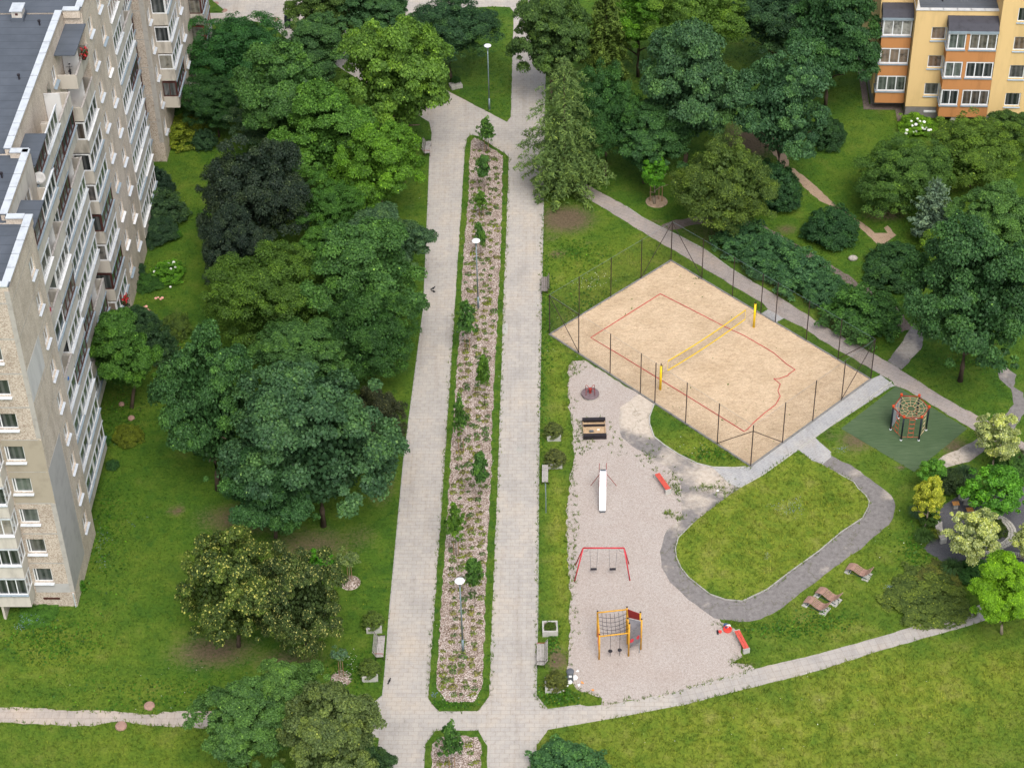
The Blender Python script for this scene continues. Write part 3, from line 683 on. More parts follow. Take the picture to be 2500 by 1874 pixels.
def trunk_mesh(seed, forks=5, lean=.0):
    "unit-height trunk with limbs reaching into the crown"
    rr = random.Random(seed); b = MB(); pts = []
    for i in range(6):
        t = i/5; pts.append((lean*math.sin(t*2.2)+rr.uniform(-.012, .012), rr.uniform(-.012, .012), t*.8))
    b.tube(pts, [.030, .024, .021, .018, .013, .006], 8)
    for k in range(forks):
        t = .35+.4*k/forks; a = k*2.4+rr.random(); L = rr.uniform(.22, .36)
        p = Vector(pts[min(5, int(t*6))]); p.z = t*.8
        q = p+Vector((math.cos(a)*L*.5, math.sin(a)*L*.5, L*.35)); e = p+Vector((math.cos(a)*L, math.sin(a)*L, L*.55))
        b.tube([p, q, e], [.012, .008, .003], 6)
    me = bpy.data.meshes.new('trunk'); me.from_pydata(b.v, [], b.f); me.materials.append(M['bark'])
    me.polygons.foreach_set('use_smooth', [True]*len(me.polygons)); me.update(); return me
TR = [trunk_mesh(i) for i in range(4)]; TRL = trunk_mesh(9, 5, .2)
TRP = trunk_mesh(5, 2); 
def clone_mat(me, mat): 
    c = me.copy(); c.materials.clear(); c.materials.append(M[mat]); return c
TRPALE = clone_mat(TR[1], 'pale_bark')

def inst(name, me, parent, loc, scale, rz, color):
    o = bpy.data.objects.new(name, me); C.objects.link(o); o.parent = parent
    o.location = loc; o.scale = scale; o.rotation_euler = (0, 0, rz); o.color = (*(tone(color) if max(color) < .3 else color), 1); return o

def crown_dims(cx, cy, rx, ry, clear):
    hc = 6.0; Rx = Rz = 3
    for _ in range(8):
        p = at(cx, cy, hc); g = gsd(p); dist = math.hypot(p.x, p.y); el = math.atan2(CAMH-hc, dist)
        Rx = rx*g; t = (ry*g)**2-(Rx*math.sin(el))**2
        Rz = math.sqrt(t)/math.cos(el) if t > 0 else 0
        Rz = max(Rx*.62, min(Rz, Rx*1.7)); hc = Rz*.92+clear
    return at(cx, cy, hc), Rx, Rz, hc

def tree(name, label, kind, cx, cy, rx, ry, col, clear=1.6, cat='tree', group=None, trunk=None, rz=None):
    k_ = 1.09 if kind[:5] in ('maple', 'fine0', 'fine1', 'dark0', 'dark1', 'willo', 'linde') else 1.0; rx *= k_; ry *= k_
    p, Rx, Rz, hc = crown_dims(cx, cy, rx, ry, clear)
    t = thing(name, label, cat, (p.x, p.y, 0), 0, group)
    rz = rnd.uniform(0, 6.28) if rz is None else rz
    inst('trunk', trunk or rnd.choice(TR), t, (0, 0, -.05), (hc*1.05, hc*1.05, hc*1.25), rz, (1, 1, 1))
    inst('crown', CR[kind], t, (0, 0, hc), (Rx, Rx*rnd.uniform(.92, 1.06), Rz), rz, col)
    return t

def conifer(name, label, kind, apex, base, rx, col, clear=.05):
    B = at(*base); h = 4.0
    for hh in np.arange(1, 25, .05):
        q = at(apex[0], apex[1], hh)
        if q.y < B.y: break
        h = hh
    Rr = rx*gsd(at(base[0], base[1], h*.3))
    t = thing(name, label, 'tree', (B.x, B.y, 0))
    b = MB(); b.tube([(0, 0, 0), (0, 0, h*.5), (0, 0, h*.97)], [h*.016+.04, h*.011, .012], 8); b.build('trunk', 'bark', t, True)
    sp_ = {'larch': .40, 'spruce': .28, 'pine': .48}[kind]
    inst('crown', CR[kind], t, (0, 0, h*clear), (Rr/sp_, Rr/sp_, h*(1-clear)), rnd.uniform(0, 6), col)
    return t

def shrub(name, label, kind, cx, cy, rx, ry, col, cat='shrub', group=None, low=.5):
    "a shrub is one leafy mesh standing on the ground; (cx, cy) is the middle of what one sees of it"
    hc = .6
    for _ in range(6):
        p = at(cx, cy, hc); g = gsd(p); el = math.atan2(CAMH, math.hypot(p.x, p.y))
        Rx = rx*g; t = (ry*g)**2-(Rx*math.sin(el))**2
        Rz = math.sqrt(t)/math.cos(el) if t > 0 else 0
        Rz = max(Rx*low, min(Rz, Rx*1.5)); hc = Rz*.45
    o = bpy.data.objects.new(name, CR[kind]); C.objects.link(o)
    o.location = (p.x, p.y, hc*.75); o.scale = (Rx*1.04, Rx*1.04, Rz); o.rotation_euler = (0, 0, rnd.uniform(0, 6)); o.color = (*tone(col), 1)
    return tag(o, label, cat, group)

# leaf colours (reflectance)
DG = (.026, .072, .030); MG = (.036, .092, .024); BG = (.055, .125, .016); YG = (.095, .155, .014); GG = (.042, .092, .042)
DK = (.020, .036, .024); PG = (.026, .050, .030); OL = (.056, .098, .028); LI = (.060, .090, .022); BR_ = (.075, .098, .034); FG = (.030, .082, .026); BL = (.050, .098, .075); VG = (.38, .43, .17); VY = (.40, .43, .05)
GL, GR = 'trees between the flats and the promenade', 'trees on the lawn right of the promenade'
def L(*a, **k): return tree(*a, group=GL, **k)
def Rg(*a, **k): return tree(*a, group=GR, **k)
L('broadleaf_tree', 'dark fine-leaved tree beside the round tiled plaza at the top left', 'fine0', 588, 135, 112, 98, (.022, .078, .026), clear=1.2)
L('broadleaf_tree', 'dark dense tree between the far wing of the flats and the maples', 'fine1', 525, 255, 70, 75, (.020, .062, .022), clear=.6)
L('maple_tree', 'mid-green maple with yellowing top twigs left of the bright yellow-green maple', 'maple0', 702, 245, 112, 125, (.040, .098, .030), clear=2.2)
L('maple_tree', 'grey-green maple behind the tree with yellowing top, just below the tiled plaza', 'maple1', 760, 120, 80, 80, (.036, .088, .034), clear=2.0)
L('maple_tree', 'maple with autumn-tinged leaves at the very top, covering part of the tiled plaza', 'maple2', 800, 40, 80, 75, (.050, .094, .026), clear=2.2)
L('maple_tree', 'deep green maple at the top edge behind the bright yellow-green maple', 'maple3', 905, 40, 85, 80, (.030, .078, .034), clear=2.2)
L('maple_tree', 'dark shady tree overhanging the grass triangle at the top', 'dark0', 1095, 68, 112, 72, (.020, .056, .028), clear=3.0)
L('maple_tree', 'bright yellow-green maple beside the grass triangle with the lamp', 'maple0', 965, 190, 132, 155, (.068, .135, .026), clear=2.4)
L('maple_tree', 'maple with bright lime leaf tufts leaning over the left walkway', 'maple1', 925, 405, 95, 112, (.058, .135, .016), clear=2.0)
L('maple_tree', 'fresh green maple between the yellow-green maple and the dark purple-leaved tree', 'maple2', 805, 345, 112, 115, (.048, .118, .022), clear=2.0)
L('broadleaf_tree', 'blue-green loose tree between the dark purple tree and the garden of the flats', 'dark1', 635, 300, 70, 62, (.036, .074, .046), clear=1.5)
L('purple_tree', 'large very dark purple-green tree, the darkest crown in the row', 'dark0', 628, 470, 125, 145, (.017, .033, .025), clear=1.6)
L('purple_tree', 'lower dark purple-green tree on the lawn side under the darkest crown', 'dark1', 575, 620, 78, 108, (.017, .034, .028), clear=1.0)
L('chestnut_tree', 'smooth rounded green tree right beside the darkest crown', 'fine0', 808, 520, 76, 82, (.038, .104, .022), clear=2.0)
L('chestnut_tree', 'small green tree tucked below the smooth rounded one', 'maple3', 790, 610, 60, 60, (.040, .105, .020), clear=1.4)
L('maple_tree', 'grey-blue tinged maple overhanging the left walkway near the middle', 'maple1', 945, 600, 100, 90, (.038, .082, .046), clear=2.4)
L('maple_tree', 'large mid-green maple reaching out over the left walkway near the middle', 'maple2', 890, 690, 130, 140, (.040, .100, .030), clear=2.2)
L('chestnut_tree', 'chestnut with long drooping dark leaves at the edge of the left walkway', 'willow0', 905, 830, 108, 118, (.026, .074, .022), clear=1.4)
L('acacia_tree', 'olive-green tree with bright yellow leaf tufts beside the darkest crown', 'fine1', 655, 715, 126, 130, (.046, .096, .018), clear=1.8)
L('maple_tree', 'bushy green tree behind the big blue-green maple', 'maple3', 745, 895, 118, 100, (.038, .092, .030), clear=1.6)
L('maple_tree', 'tall dense maple closest to the near corner of the flats', 'maple0', 505, 1000, 118, 190, (.030, .082, .030), clear=1.8)
L('maple_tree', 'very large blue-green maple in the middle of the left lawn', 'maple1', 770, 1080, 176, 195, (.034, .082, .042), clear=2.0)
L('maple_tree', 'low dark-green skirt of maple under the front of the big blue-green one', 'maple2', 660, 1195, 112, 120, (.026, .076, .030), clear=1.0)
L('brown_tree', 'small dark tree with brownish tips wedged against the left walkway', 'dark1', 920, 1050, 68, 108, (.030, .040, .024), clear=1.0)
L('linden_tree', 'linden covered in cream blossom, left of the two round flowering trees', 'linden0', 565, 1445, 118, 140, (.040, .068, .018), clear=.8)
L('linden_tree', 'linden with fewer brownish blossoms, right of the two round flowering trees', 'linden1', 735, 1472, 100, 128, (.034, .058, .020), clear=.8)
L('broadleaf_tree', 'bright green small tree peeping out behind the right flowering linden', 'young0', 780, 1372, 32, 36, (.045, .15, .014), clear=.6)
L('maple_tree', 'green maple at the bottom edge over the narrow left path', 'maple3', 590, 1775, 108, 105, (.046, .104, .032), clear=2.6)
L('maple_tree', 'fresh green upper boughs of the maple group at the bottom edge', 'maple1', 715, 1705, 88, 88, (.058, .122, .034), clear=3.2)
L('maple_tree', 'maple with grey-brown seed clusters at the bottom edge beside the walkway', 'maple0', 800, 1800, 118, 128, (.074, .108, .042), clear=3.0)
L('maple_tree', 'dark lower maple bough leaning onto the walkway at the bottom edge', 'maple1', 900, 1872, 58, 56, (.030, .070, .030), clear=2.0)
tree('apple_tree', 'small garden tree with a curved dark trunk close to the wall of the flats', 'maple2', 298, 868, 74, 100, (.044, .112, .024), clear=1.6, cat='tree', trunk=TRL)

conifer('larch_tree', 'tall loose larch leaning over the right walkway beside the grass triangle', 'larch', (1367, 140), (1378, 470), 146, (.062, .104, .036))
conifer('spruce_tree', 'dark olive spruce behind the larch at the top edge', 'spruce', (1468, -110), (1478, 215), 86, (.052, .088, .020))
Rg('maple_tree', 'maple with reddish seed clusters at the top beside the right walkway', 'maple0', 1345, 95, 92, 120, (.044, .088, .028), clear=2.0)
Rg('chestnut_tree', 'chestnut with drooping leaves just behind the larch', 'willow1', 1480, 280, 82, 118, (.028, .082, .028), clear=1.8)
Rg('maple_tree', 'bright green tree with a bare dark trunk showing at the top edge', 'maple1', 1560, 40, 70, 80, (.050, .130, .014), clear=3.2)
Rg('maple_tree', 'yellow-green feathery tree at the top edge', 'fine0', 1690, 55, 112, 115, (.062, .122, .022), clear=2.4)
Rg('maple_tree', 'large blue-grey maple standing in the middle of the right grove', 'maple2', 1680, 225, 118, 150, (.036, .086, .044), clear=2.2)
Rg('maple_tree', 'deep green maple low behind the young staked tree', 'maple3', 1575, 345, 92, 85, (.028, .078, .028), clear=1.4)
Rg('maple_tree', 'blue-green maple at the right edge of the grove beside the earth trail', 'maple0', 1910, 268, 105, 140, (.034, .086, .044), clear=1.8)
Rg('maple_tree', 'dark maple at the top touching the corner of the yellow house', 'maple1', 2030, 90, 98, 125, (.024, .070, .028), clear=2.6)
Rg('maple_tree', 'shadowy maple at the top edge left of the one touching the yellow house', 'dark0', 1900, 45, 105, 100, (.024, .062, .034), clear=2.2)
tree('young_maple', 'slender bright green young maple held by three stakes', 'young0', 1600, 418, 32, 40, (.050, .150, .014), clear=2.0, trunk=TRPALE)
Rg('willow_tree', 'broad olive-green tree with yellowish twigs beside the diagonal path', 'willow0', 1765, 460, 118, 112, (.058, .098, .026), clear=1.2)
Rg('broadleaf_tree', 'big dark maple with brown gaps right of the volleyball court', 'maple2', 2375, 735, 140, 165, (.028, .076, .030), clear=2.2)
Rg('broadleaf_tree', 'pale green tree behind the big dark maple at the right edge', 'maple3', 2418, 550, 96, 92, (.050, .112, .034), clear=1.4)
Rg('broadleaf_tree', 'light green bushy tree near the white hydrangea', 'willow1', 2210, 425, 105, 88, (.050, .106, .028), clear=.9)
Rg('broadleaf_tree', 'yellow-green airy tree in front of the yellow house at the right edge', 'willow0', 2380, 375, 112, 82, (.064, .118, .024), clear=.9)
Rg('broadleaf_tree', 'dark bush-like tree at the right edge below the yellow house', 'maple0', 2470, 330, 70, 58, (.038, .080, .024), clear=.6)
conifer('blue_pine', 'blue-grey pine in front of the pale green tree', 'pine', (2290, 440), (2270, 590), 70, (.085, .135, .110))
Rg('broadleaf_tree', 'yellowish low tree squeezed between the blue pine and the big dark maple', 'young1', 2275, 600, 38, 40, (.07, .13, .018), clear=.8)

SG = 'shrubs right of the volleyball court'
YW = (.020, .062, .026)
shrub('yew_shrub', 'dark green mound of yew behind the olive-green tree', 'shrub0', 1897, 468, 64, 74, YW, group=SG)
shrub('yew_shrub', 'dark upright yew at the shady edge of the grove behind the mound', 'shrub1', 1850, 428, 45, 50, YW, group=SG)
shrub('yew_shrub', 'round dark shrub standing alone beside the earth trail', 'shrub1', 2030, 558, 68, 66, YW, group=SG)
shrub('yew_shrub', 'wide dark shrub in front of the end of the earth trail', 'shrub0', 2190, 652, 84, 58, (.026, .070, .028), group=SG)
for i, (x, y, rx, ry, lab) in enumerate(((1815,592,58,48,'first bluish-green bush of the long hedge, nearest the olive-green tree'),(1885,632,66,56,'second bluish-green bush of the long hedge behind the court fence'),(1952,672,62,56,'third bluish-green bush of the long hedge behind the court fence'),(2015,712,50,46,'last bluish-green bush of the long hedge, by the bare asphalt path'))):
    shrub('hedge_shrub', lab, ('bushy', 'shrub0')[i % 2], x, y, rx*1.16, ry*1.12, (.036, .094, .046), group='bushes of the long hedge')
shrub('hedge_shrub', 'leafy mid-green bush behind the right corner of the court fence', 'bushy', 2115, 775, 86, 72, (.034, .092, .026), group=SG)
shrub('hedge_shrub', 'small light green bush between the long hedge and the leafy corner bush', 'bushy', 2060, 735, 40, 36, (.046, .118, .026), group=SG)
shrub('dark_shrub', 'dark leafy bush against the trunk of the blue-green maple of the grove', 'shrub1', 2020, 330, 48, 50, (.022, .062, .026))
shrub('olive_ground_shrub', 'wide low olive-brown bush beside the right footpath', 'bushy', 2262, 1464, 94, 44, (.056, .086, .022), low=.16)
shrub('olive_ground_shrub', 'small reddish-olive bush at the top of the wide low one', 'bushy', 2290, 1418, 56, 28, (.066, .080, .024), low=.18)
shrub('dark_shrub', 'dark round bush behind the curved bench in the plaza', 'shrub0', 2388, 1400, 48, 34, (.024, .074, .020))
shrub('dark_shrub', 'dark bush behind the chess table', 'shrub1', 2320, 1175, 40, 36, (.026, .050, .022))
shrub('blossom_shrub', 'bush with small white blossoms behind the curved bench', 'bushy', 2268, 1268, 22, 30, (.040, .085, .022))
shrub('hydrangea', 'fresh green hydrangea with white flower heads beside the yellow house', 'bushy', 2235, 306, 42, 26, (.075, .16, .016))
shrub('hydrangea', 'fresh green hydrangea with white flower heads on the lawn by the flats', 'bushy', 410, 668, 38, 32, (.055, .145, .016))
def heads(spots, mat, r, lab, grp):
    for i, (x, y, z) in enumerate(spots):
        p = at(x, y, z); b = MB(); b.ball((0, 0, 0), r*(.8+.4*((i*7) % 5)/5), 7, 1, 1, .75); o = b.build('flower_head', mat, smooth=True, loc=p); tag(o, lab, 'flower head', grp)
heads([(2225,296,1.0),(2246,297,1.0),(2256,298,1.0),(2250,305,.9),(2252,313,.8),(2262,311,.8),(2257,315,.7),(2236,304,.9),(2227,307,.8),(2214,318,.6),(2229,323,.5),(2236,321,.5),(2212,325,.4),(2272,317,.6),(2267,318,.6),(2240,290,1.1)], 'flower_white', .15, 'white flower head of the hydrangea beside the yellow house', 'white hydrangea heads by the yellow house')
heads([(412,642,1.2),(421,645,1.2),(424,640,1.2),(428,652,1.0),(377,663,.9),(380,655,.9),(417,656,1.0),(376,672,.7),(416,700,.1)], 'flower_white', .12, 'white flower head of the hydrangea on the lawn by the flats', 'white hydrangea heads by the flats')
heads([(345,752,.9),(352,750,.9),(357,748,.9),(349,758,.8),(355,758,.8),(361,755,.8),(357,764,.7),(366,760,.7),(362,768,.6),(380,728,.9),(386,726,.9),(392,730,.8),(396,727,.8)], 'flower_pink', .12, 'pink bloom of the rose bush in the garden of the flats', 'pink rose blooms')
shrub('fore_bush', 'dark leafy bush cut off by the bottom edge right of the walkway', 'bushy', 1375, 1876, 84, 36, (.036, .095, .040))
for i, (x, y, rx, ry, col, lab) in enumerate((
    (385,452,38,46,(.018,.044,.030),'dark upright juniper near the inner corner of the flats'),
    (395,520,52,48,(.028,.062,.032),'grey-green bush below the dark juniper by the flats'),
    (385,565,46,42,(.024,.058,.034),'dark bush against the wall under the second loggia stack'),
    (428,572,16,16,(.045,.13,.018),'small bright green bush on the lawn edge beside the dark bushes'),
    (440,320,55,34,(.090,.125,.018),'yellowish bush in the flower bed at the far wing of the flats'),
    (445,275,46,40,(.040,.10,.022),'green bush under the bay windows of the far wing'),
    (500,345,28,32,(.026,.066,.036),'blue-green bush at the corner of the far flower bed'),
    (325,660,24,28,(.022,.058,.034),'dark bush in front of the low window of the flats'),
    (365,690,34,20,(.03,.085,.022),'low green bush left of the white hydrangea'),
    (340,790,50,46,(.024,.062,.030),'dark bush below the pink roses'),
    (385,850,40,60,(.022,.056,.028),'tall dark bush between the roses and the big maple'),
    (430,800,36,40,(.055,.095,.024),'loose perennial bush with yellow flowers beside the lawn'),
    (312,1065,32,30,(.090,.120,.016),'yellow-leaved bush on the lawn near the flats'),
    (245,1075,22,20,(.032,.090,.020),'round green bush against the base of the flats'),
    (275,1135,16,15,(.024,.072,.026),'small dark bush near the base of the flats'),
    (92,1494,44,9,(.040,.105,.018),'low weedy growth along the end wall of the flats'),
    (192,1430,14,20,(.040,.125,.014),'small bush at the near corner of the flats'),
    (520,110,40,44,(.028,.070,.032),'dark bush at the far end of the flats beside the footpath'))):
    shrub('garden_shrub', lab, ('shrub0', 'bushy', 'shrub1')[i % 3], x, y, rx*1.08, ry*1.08, col, group='shrubs in the garden strip by the flats', low=.12 if rx == 44 else .5)
YB = 'variegated young trees around the plaza'
tree('variegated_maple', 'pale yellow variegated young maple where the paths meet', 'varieg0', 2436, 1065, 54, 60, VG, clear=1.2, group=YB, trunk=TRPALE)
tree('variegated_maple', 'bright yellow young maple beside the curved bench', 'varieg1', 2271, 1210, 38, 50, VY, clear=1.6, group=YB, trunk=TRPALE)
tree('variegated_maple', 'large pale cream-yellow young maple in the middle of the plaza', 'varieg0', 2385, 1308, 62, 64, VG, clear=1.4, group=YB, trunk=TRPALE)
tree('variegated_maple', 'pale cream-yellow young maple cut off by the right edge', 'varieg1', 2505, 1318, 34, 42, VG, clear=1.4, group=YB, trunk=TRPALE)
tree('young_tree', 'fresh green young tree spreading over the chess table', 'young1', 2432, 1195, 70, 66, (.052, .150, .018), clear=1.0, group=YB, trunk=TRPALE)
tree('young_tree', 'small fresh green tree at the corner of the artificial turf', 'young0', 2278, 1152, 34, 34, (.058, .150, .024), clear=.9, group=YB, trunk=TRPALE)
tree('young_tree', 'lime-green tree with a short pale trunk at the right edge beside the footpath', 'maple0', 2462, 1450, 84, 84, (.098, .200, .012), clear=1.4, trunk=TRPALE)
shrub('young_tree_bush', 'green bush above the plaza at the right edge', 'bushy', 2475, 1140, 40, 34, (.034, .085, .02))

# slim trees planted in the bark bed
BT = [(1185,290,1188,374,20),(1180,378,1183,470,19),(1174,470,1175,532,17),(1176,545,1173,634,16),(1140,738,1141,858,24),(1182,865,1184,992,20),(1122,972,1126,1106,18),(1174,1106,1173,1222,23),(1113,1232,1114,1358,22),(1160,1362,1160,1482,24),(1098,1768,1104,1884,26)]
LABS = ['at the far tip of the bed','second from the far tip of the bed','third from the far tip, with a squat crown','beside the far street lamp of the bed','on the left turf edge below the far lamp','tall, right half, midway','narrow, against the left turf edge halfway down','with an open crown opposite the flat bench','on the left side above the near lamp','dense, right beside the near street lamp','alone in the separate bed at the bottom edge']
for i, (ax, ay, bx, by, rx) in enumerate(BT):
    B = at(bx, by); h = 3
    for hh in np.arange(1, 8, .02):
        if at(ax, ay, hh).y < B.y: break
        h = hh
    t = thing('slim_tree', 'slim young tree with a pale stem '+LABS[i], 'tree', (B.x, B.y, .05), 0, 'slim trees planted in the bark bed')
    b = MB(); b.tube([(0, 0, 0), (.02, 0, h*.5), (0, 0, h*.92)], [.035, .026, .01], 6); b.build('trunk', 'pale_bark', t, True)
    r = rx*gsd(B)*1.18
    inst('crown', CR['pyramid%d' % (i % 2)], t, (0, 0, h*.68), (r, r, h*.33), i*1.3, ((.046, .110, .026), (.040, .100, .028), (.056, .122, .020))[i % 3])
    if i % 2 == 0:
        b = MB(); b.tube([(.18, .1, 0), (.18, .1, 1.3)], .03, 6); b.tube([(-.16, .1, 0), (-.16, .1, 1.3)], .03, 6); b.build('stake', 'stake', t)

# staked saplings on the left lawn and the young maple's stakes, each in its ring of bark
def sapling(label, bx, by, cx, cy, rx, ry, col, kind):
    B = at(bx, by); t = thing('sapling', label, 'tree', (B.x, B.y, 0), 0, 'staked saplings on the left lawn')
    h = 1.8
    b = MB(); b.tube([(0, 0, 0), (.03, 0, h)], [.03, .018], 6)
    for k in range(7):
        a = k*.9; b.tube([(.03, 0, h*.9), (.35*math.cos(a), .35*math.sin(a), h+.35), (.62*math.cos(a), .62*math.sin(a), h+.6)], [.012, .008, .004], 5)
    b.build('trunk', 'pale_bark', t)
    for sx in (-.12, .14):
        b = MB(); b.tube([(sx, .1, 0), (sx, .1, 1.5)], .03, 6); b.build('stake', 'stake', t)
    r = rx*gsd(B)
    inst('crown', CR[kind], t, (0, 0, h+.55), (r, r, r*.8), 1.2, col)
    ring = MB(); ring.lathe([(.72, .0), (.68, .05), (.3, .09), (.02, .1)], 22, (B.x, B.y, 0)); tag(ring.build('mulch_ring', 'mulch'), label.replace('sapling', 'bark ring round the base of the sapling').split(' with ')[0][:90], 'bark ring', 'bark rings round young trees')
sapling('thin umbrella-shaped sapling with grey-green leaves between two stakes', 855, 1422, 853, 1356, 30, 24, (.085, .125, .06), 'sparse')
sapling('bluish bottlebrush sapling with a bare stem near the planter', 834, 1655, 832, 1590, 22, 26, (.055, .11, .085), 'sparse')
B = at(1603, 492)
ring = MB(); ring.lathe([(.95, .0), (.9, .04), (.3, .07), (.02, .08)], 22, (B.x, B.y, 0)); tag(ring.build('mulch_ring', 'dirt'), 'bare earth ring round the staked young maple', 'earth ring', 'bark rings round young trees')
for k, (dx, dy) in enumerate(((-.9, .1), (.75, -.1), (.35, .5))):
    b = MB(); b.tube([(0, 0, 0), (0, 0, 1.75)], .045, 6); tag(b.build('tree_stake', 'stake', loc=(B.x+dx*.6, B.y+dy*.6, 0)), ('left of the three stakes of the young maple', 'right of the three stakes of the young maple', 'back one of the three stakes of the young maple')[k], 'stake', 'stakes of the young maple')

# ornamental grasses
def tuft_mesh(name, seed, n, h, spread, wid=.012, mat='needle'):
    rg = np.random.default_rng(seed); a = rg.random(n)*6.283; r0 = rg.random(n)*spread*.25; le = rg.random(n)**.6*spread
    ca, sa = np.cos(a), np.sin(a); hh = h*(.65+.45*rg.random(n)); wv = wid*(.7+.6*rg.random(n))
    p0 = np.stack([r0*ca, r0*sa, np.zeros(n)], 1); p1 = np.stack([(r0+le*.5)*ca, (r0+le*.5)*sa, hh*.8], 1); p2 = np.stack([(r0+le)*ca, (r0+le)*sa, hh*(.95-.35*le/spread)], 1)
    s_ = np.stack([-sa, ca, np.zeros(n)], 1)*wv[:, None]
    v = np.stack([p0-s_, p0+s_, p1+s_*.8, p1-s_*.8, p2, p2], 1)
    vv = np.stack([v[:, 0], v[:, 1], v[:, 2], v[:, 3], v[:, 3], v[:, 2], p2+s_*.2, p2-s_*.2], 1).reshape(-1, 3)
    return npmesh(name, vv, np.arange(n*8).reshape(-1, 4), mat, dict(tint=np.repeat(np.clip(rg.normal(.45, .2, n), 0, .95), 8)), link=False)
TG = tuft_mesh('grass_tuft', 1, 420, 1.0, .8, .02)
for i, (x, y, rx, sc_, col, lab) in enumerate(((2240,1250,24,1.0,(.060,.115,.055),'blue-green fountain grass left of the bright yellow young maple'),(2255,1308,27,.9,(.045,.095,.022),'dark green fountain grass by the plaza edge'),(2283,1300,16,.7,(.12,.15,.02),'yellowish clump beside the dark fountain grass'),(2325,1382,30,.8,(.045,.095,.030),'wide fountain grass in front of the plaza'),(2352,1160,32,1.2,(.045,.085,.04),'tall fountain grass behind the chess table'),(2478,1110,26,1.0,(.06,.075,.03),'brownish fountain grass at the right edge'))):
    p = at(x, y+12); o = bpy.data.objects.new('fountain_grass', TG); C.objects.link(o); r = rx*gsd(p)
    o.location = (p.x, p.y, 0); o.scale = (r*1.3, r*1.3, sc_); o.rotation_euler = (0, 0, i); o.color = (*col, 1); tag(o, lab, 'ornamental grass', 'fountain grasses round the plaza')

# perennials planted in rows in the bark bed
def rosette(seed):
    rg = np.random.default_rng(seed); n = 30; r = .21*rg.random(n)**.6; a = rg.random(n)*6.283
    p = np.stack([r*np.cos(a), r*np.sin(a), .03+.13*(1-r/.25)*rg.random(n)], 1)
    v, f, t_ = leaves(p, np.stack([np.cos(a), np.sin(a), 1.1+0*a], 1)+rg.normal(size=(n, 3))*.3, .13, rg, .55, np.clip(rg.normal(.5, .2, n), 0, .94))
    return npmesh('perennial', v, f, 'leaf', dict(tint=t_), link=False)
PM = [rosette(20+i) for i in range(4)]
def perennials():
    cand = []
    y = 400
    rr = random.Random(5)
    rows = []
    yy_ = 372.0
    while yy_ < 1716:
        for px in np.arange(1060, 1235, 24.0 - (1716-yy_)*.004):
            rows.append((px+rr.uniform(-6, 6), yy_+rr.uniform(-5, 5)))
        yy_ += 12.5+(yy_-372)*.0048
    for px in (1072, 1096, 1150, 1166):
        for py in (1815, 1838, 1862): rows.append((px+rr.uniform(-6, 6), py+rr.uniform(-5, 5)))
    pts = np.array([tuple(at(*q))[:2] for q in rows]); shrink = inpoly(pts[:, 0], pts[:, 1], W_['mul']) | inpoly(pts[:, 0], pts[:, 1], W_['mul2'])
    for dx, dy in ((.28, 0), (-.28, 0), (0, .3), (0, -.3)): 
        q = pts+np.array([dx, dy]); shrink &= inpoly(q[:, 0], q[:, 1], W_['mul']) | inpoly(q[:, 0], q[:, 1], W_['mul2'])
    keep = [rows[i] for i in range(len(rows)) if shrink[i]]
    keep.sort(key=lambda q: -q[1]); far = keep[298:]; keep = keep[:298]
    for i, q in enumerate(keep):
        p = at(*q); o = bpy.data.objects.new('perennial_plant', PM[i % 4]); C.objects.link(o)
        k = rr.uniform(.8, 1.65); o.location = (p.x, p.y, .055); o.scale = (k, k, k*rr.uniform(.8, 1.1)); o.rotation_euler = (0, 0, rr.uniform(0, 6))
        o.color = (*rr.choice([(.15, .20, .04), (.18, .22, .035), (.09, .16, .05), (.20, .20, .06), (.12, .19, .04)]), 1)
        tag(o, 'small leafy perennial planted in the pinkish bark bed', 'perennial', 'perennials planted in the bark bed')
    vv, tt = [], []
    for i, q in enumerate(far):
        p = at(*q); me = PM[i % 4]; a = np.zeros(len(me.vertices)*3); me.vertices.foreach_get('co', a); a = a.reshape(-1, 3)*rr.uniform(.8, 1.5)
        vv.append(a+np.array([p.x, p.y, .055])); tt.append(np.full(len(a), rr.uniform(.2, .8)))
    v = np.concatenate(vv); o = npmesh('far_perennials', v, np.arange(len(v)).reshape(-1, 4), 'leaf', dict(tint=np.concatenate(tt))); o.color = (.11, .165, .03, 1); tag(o, kind='stuff')
perennials()

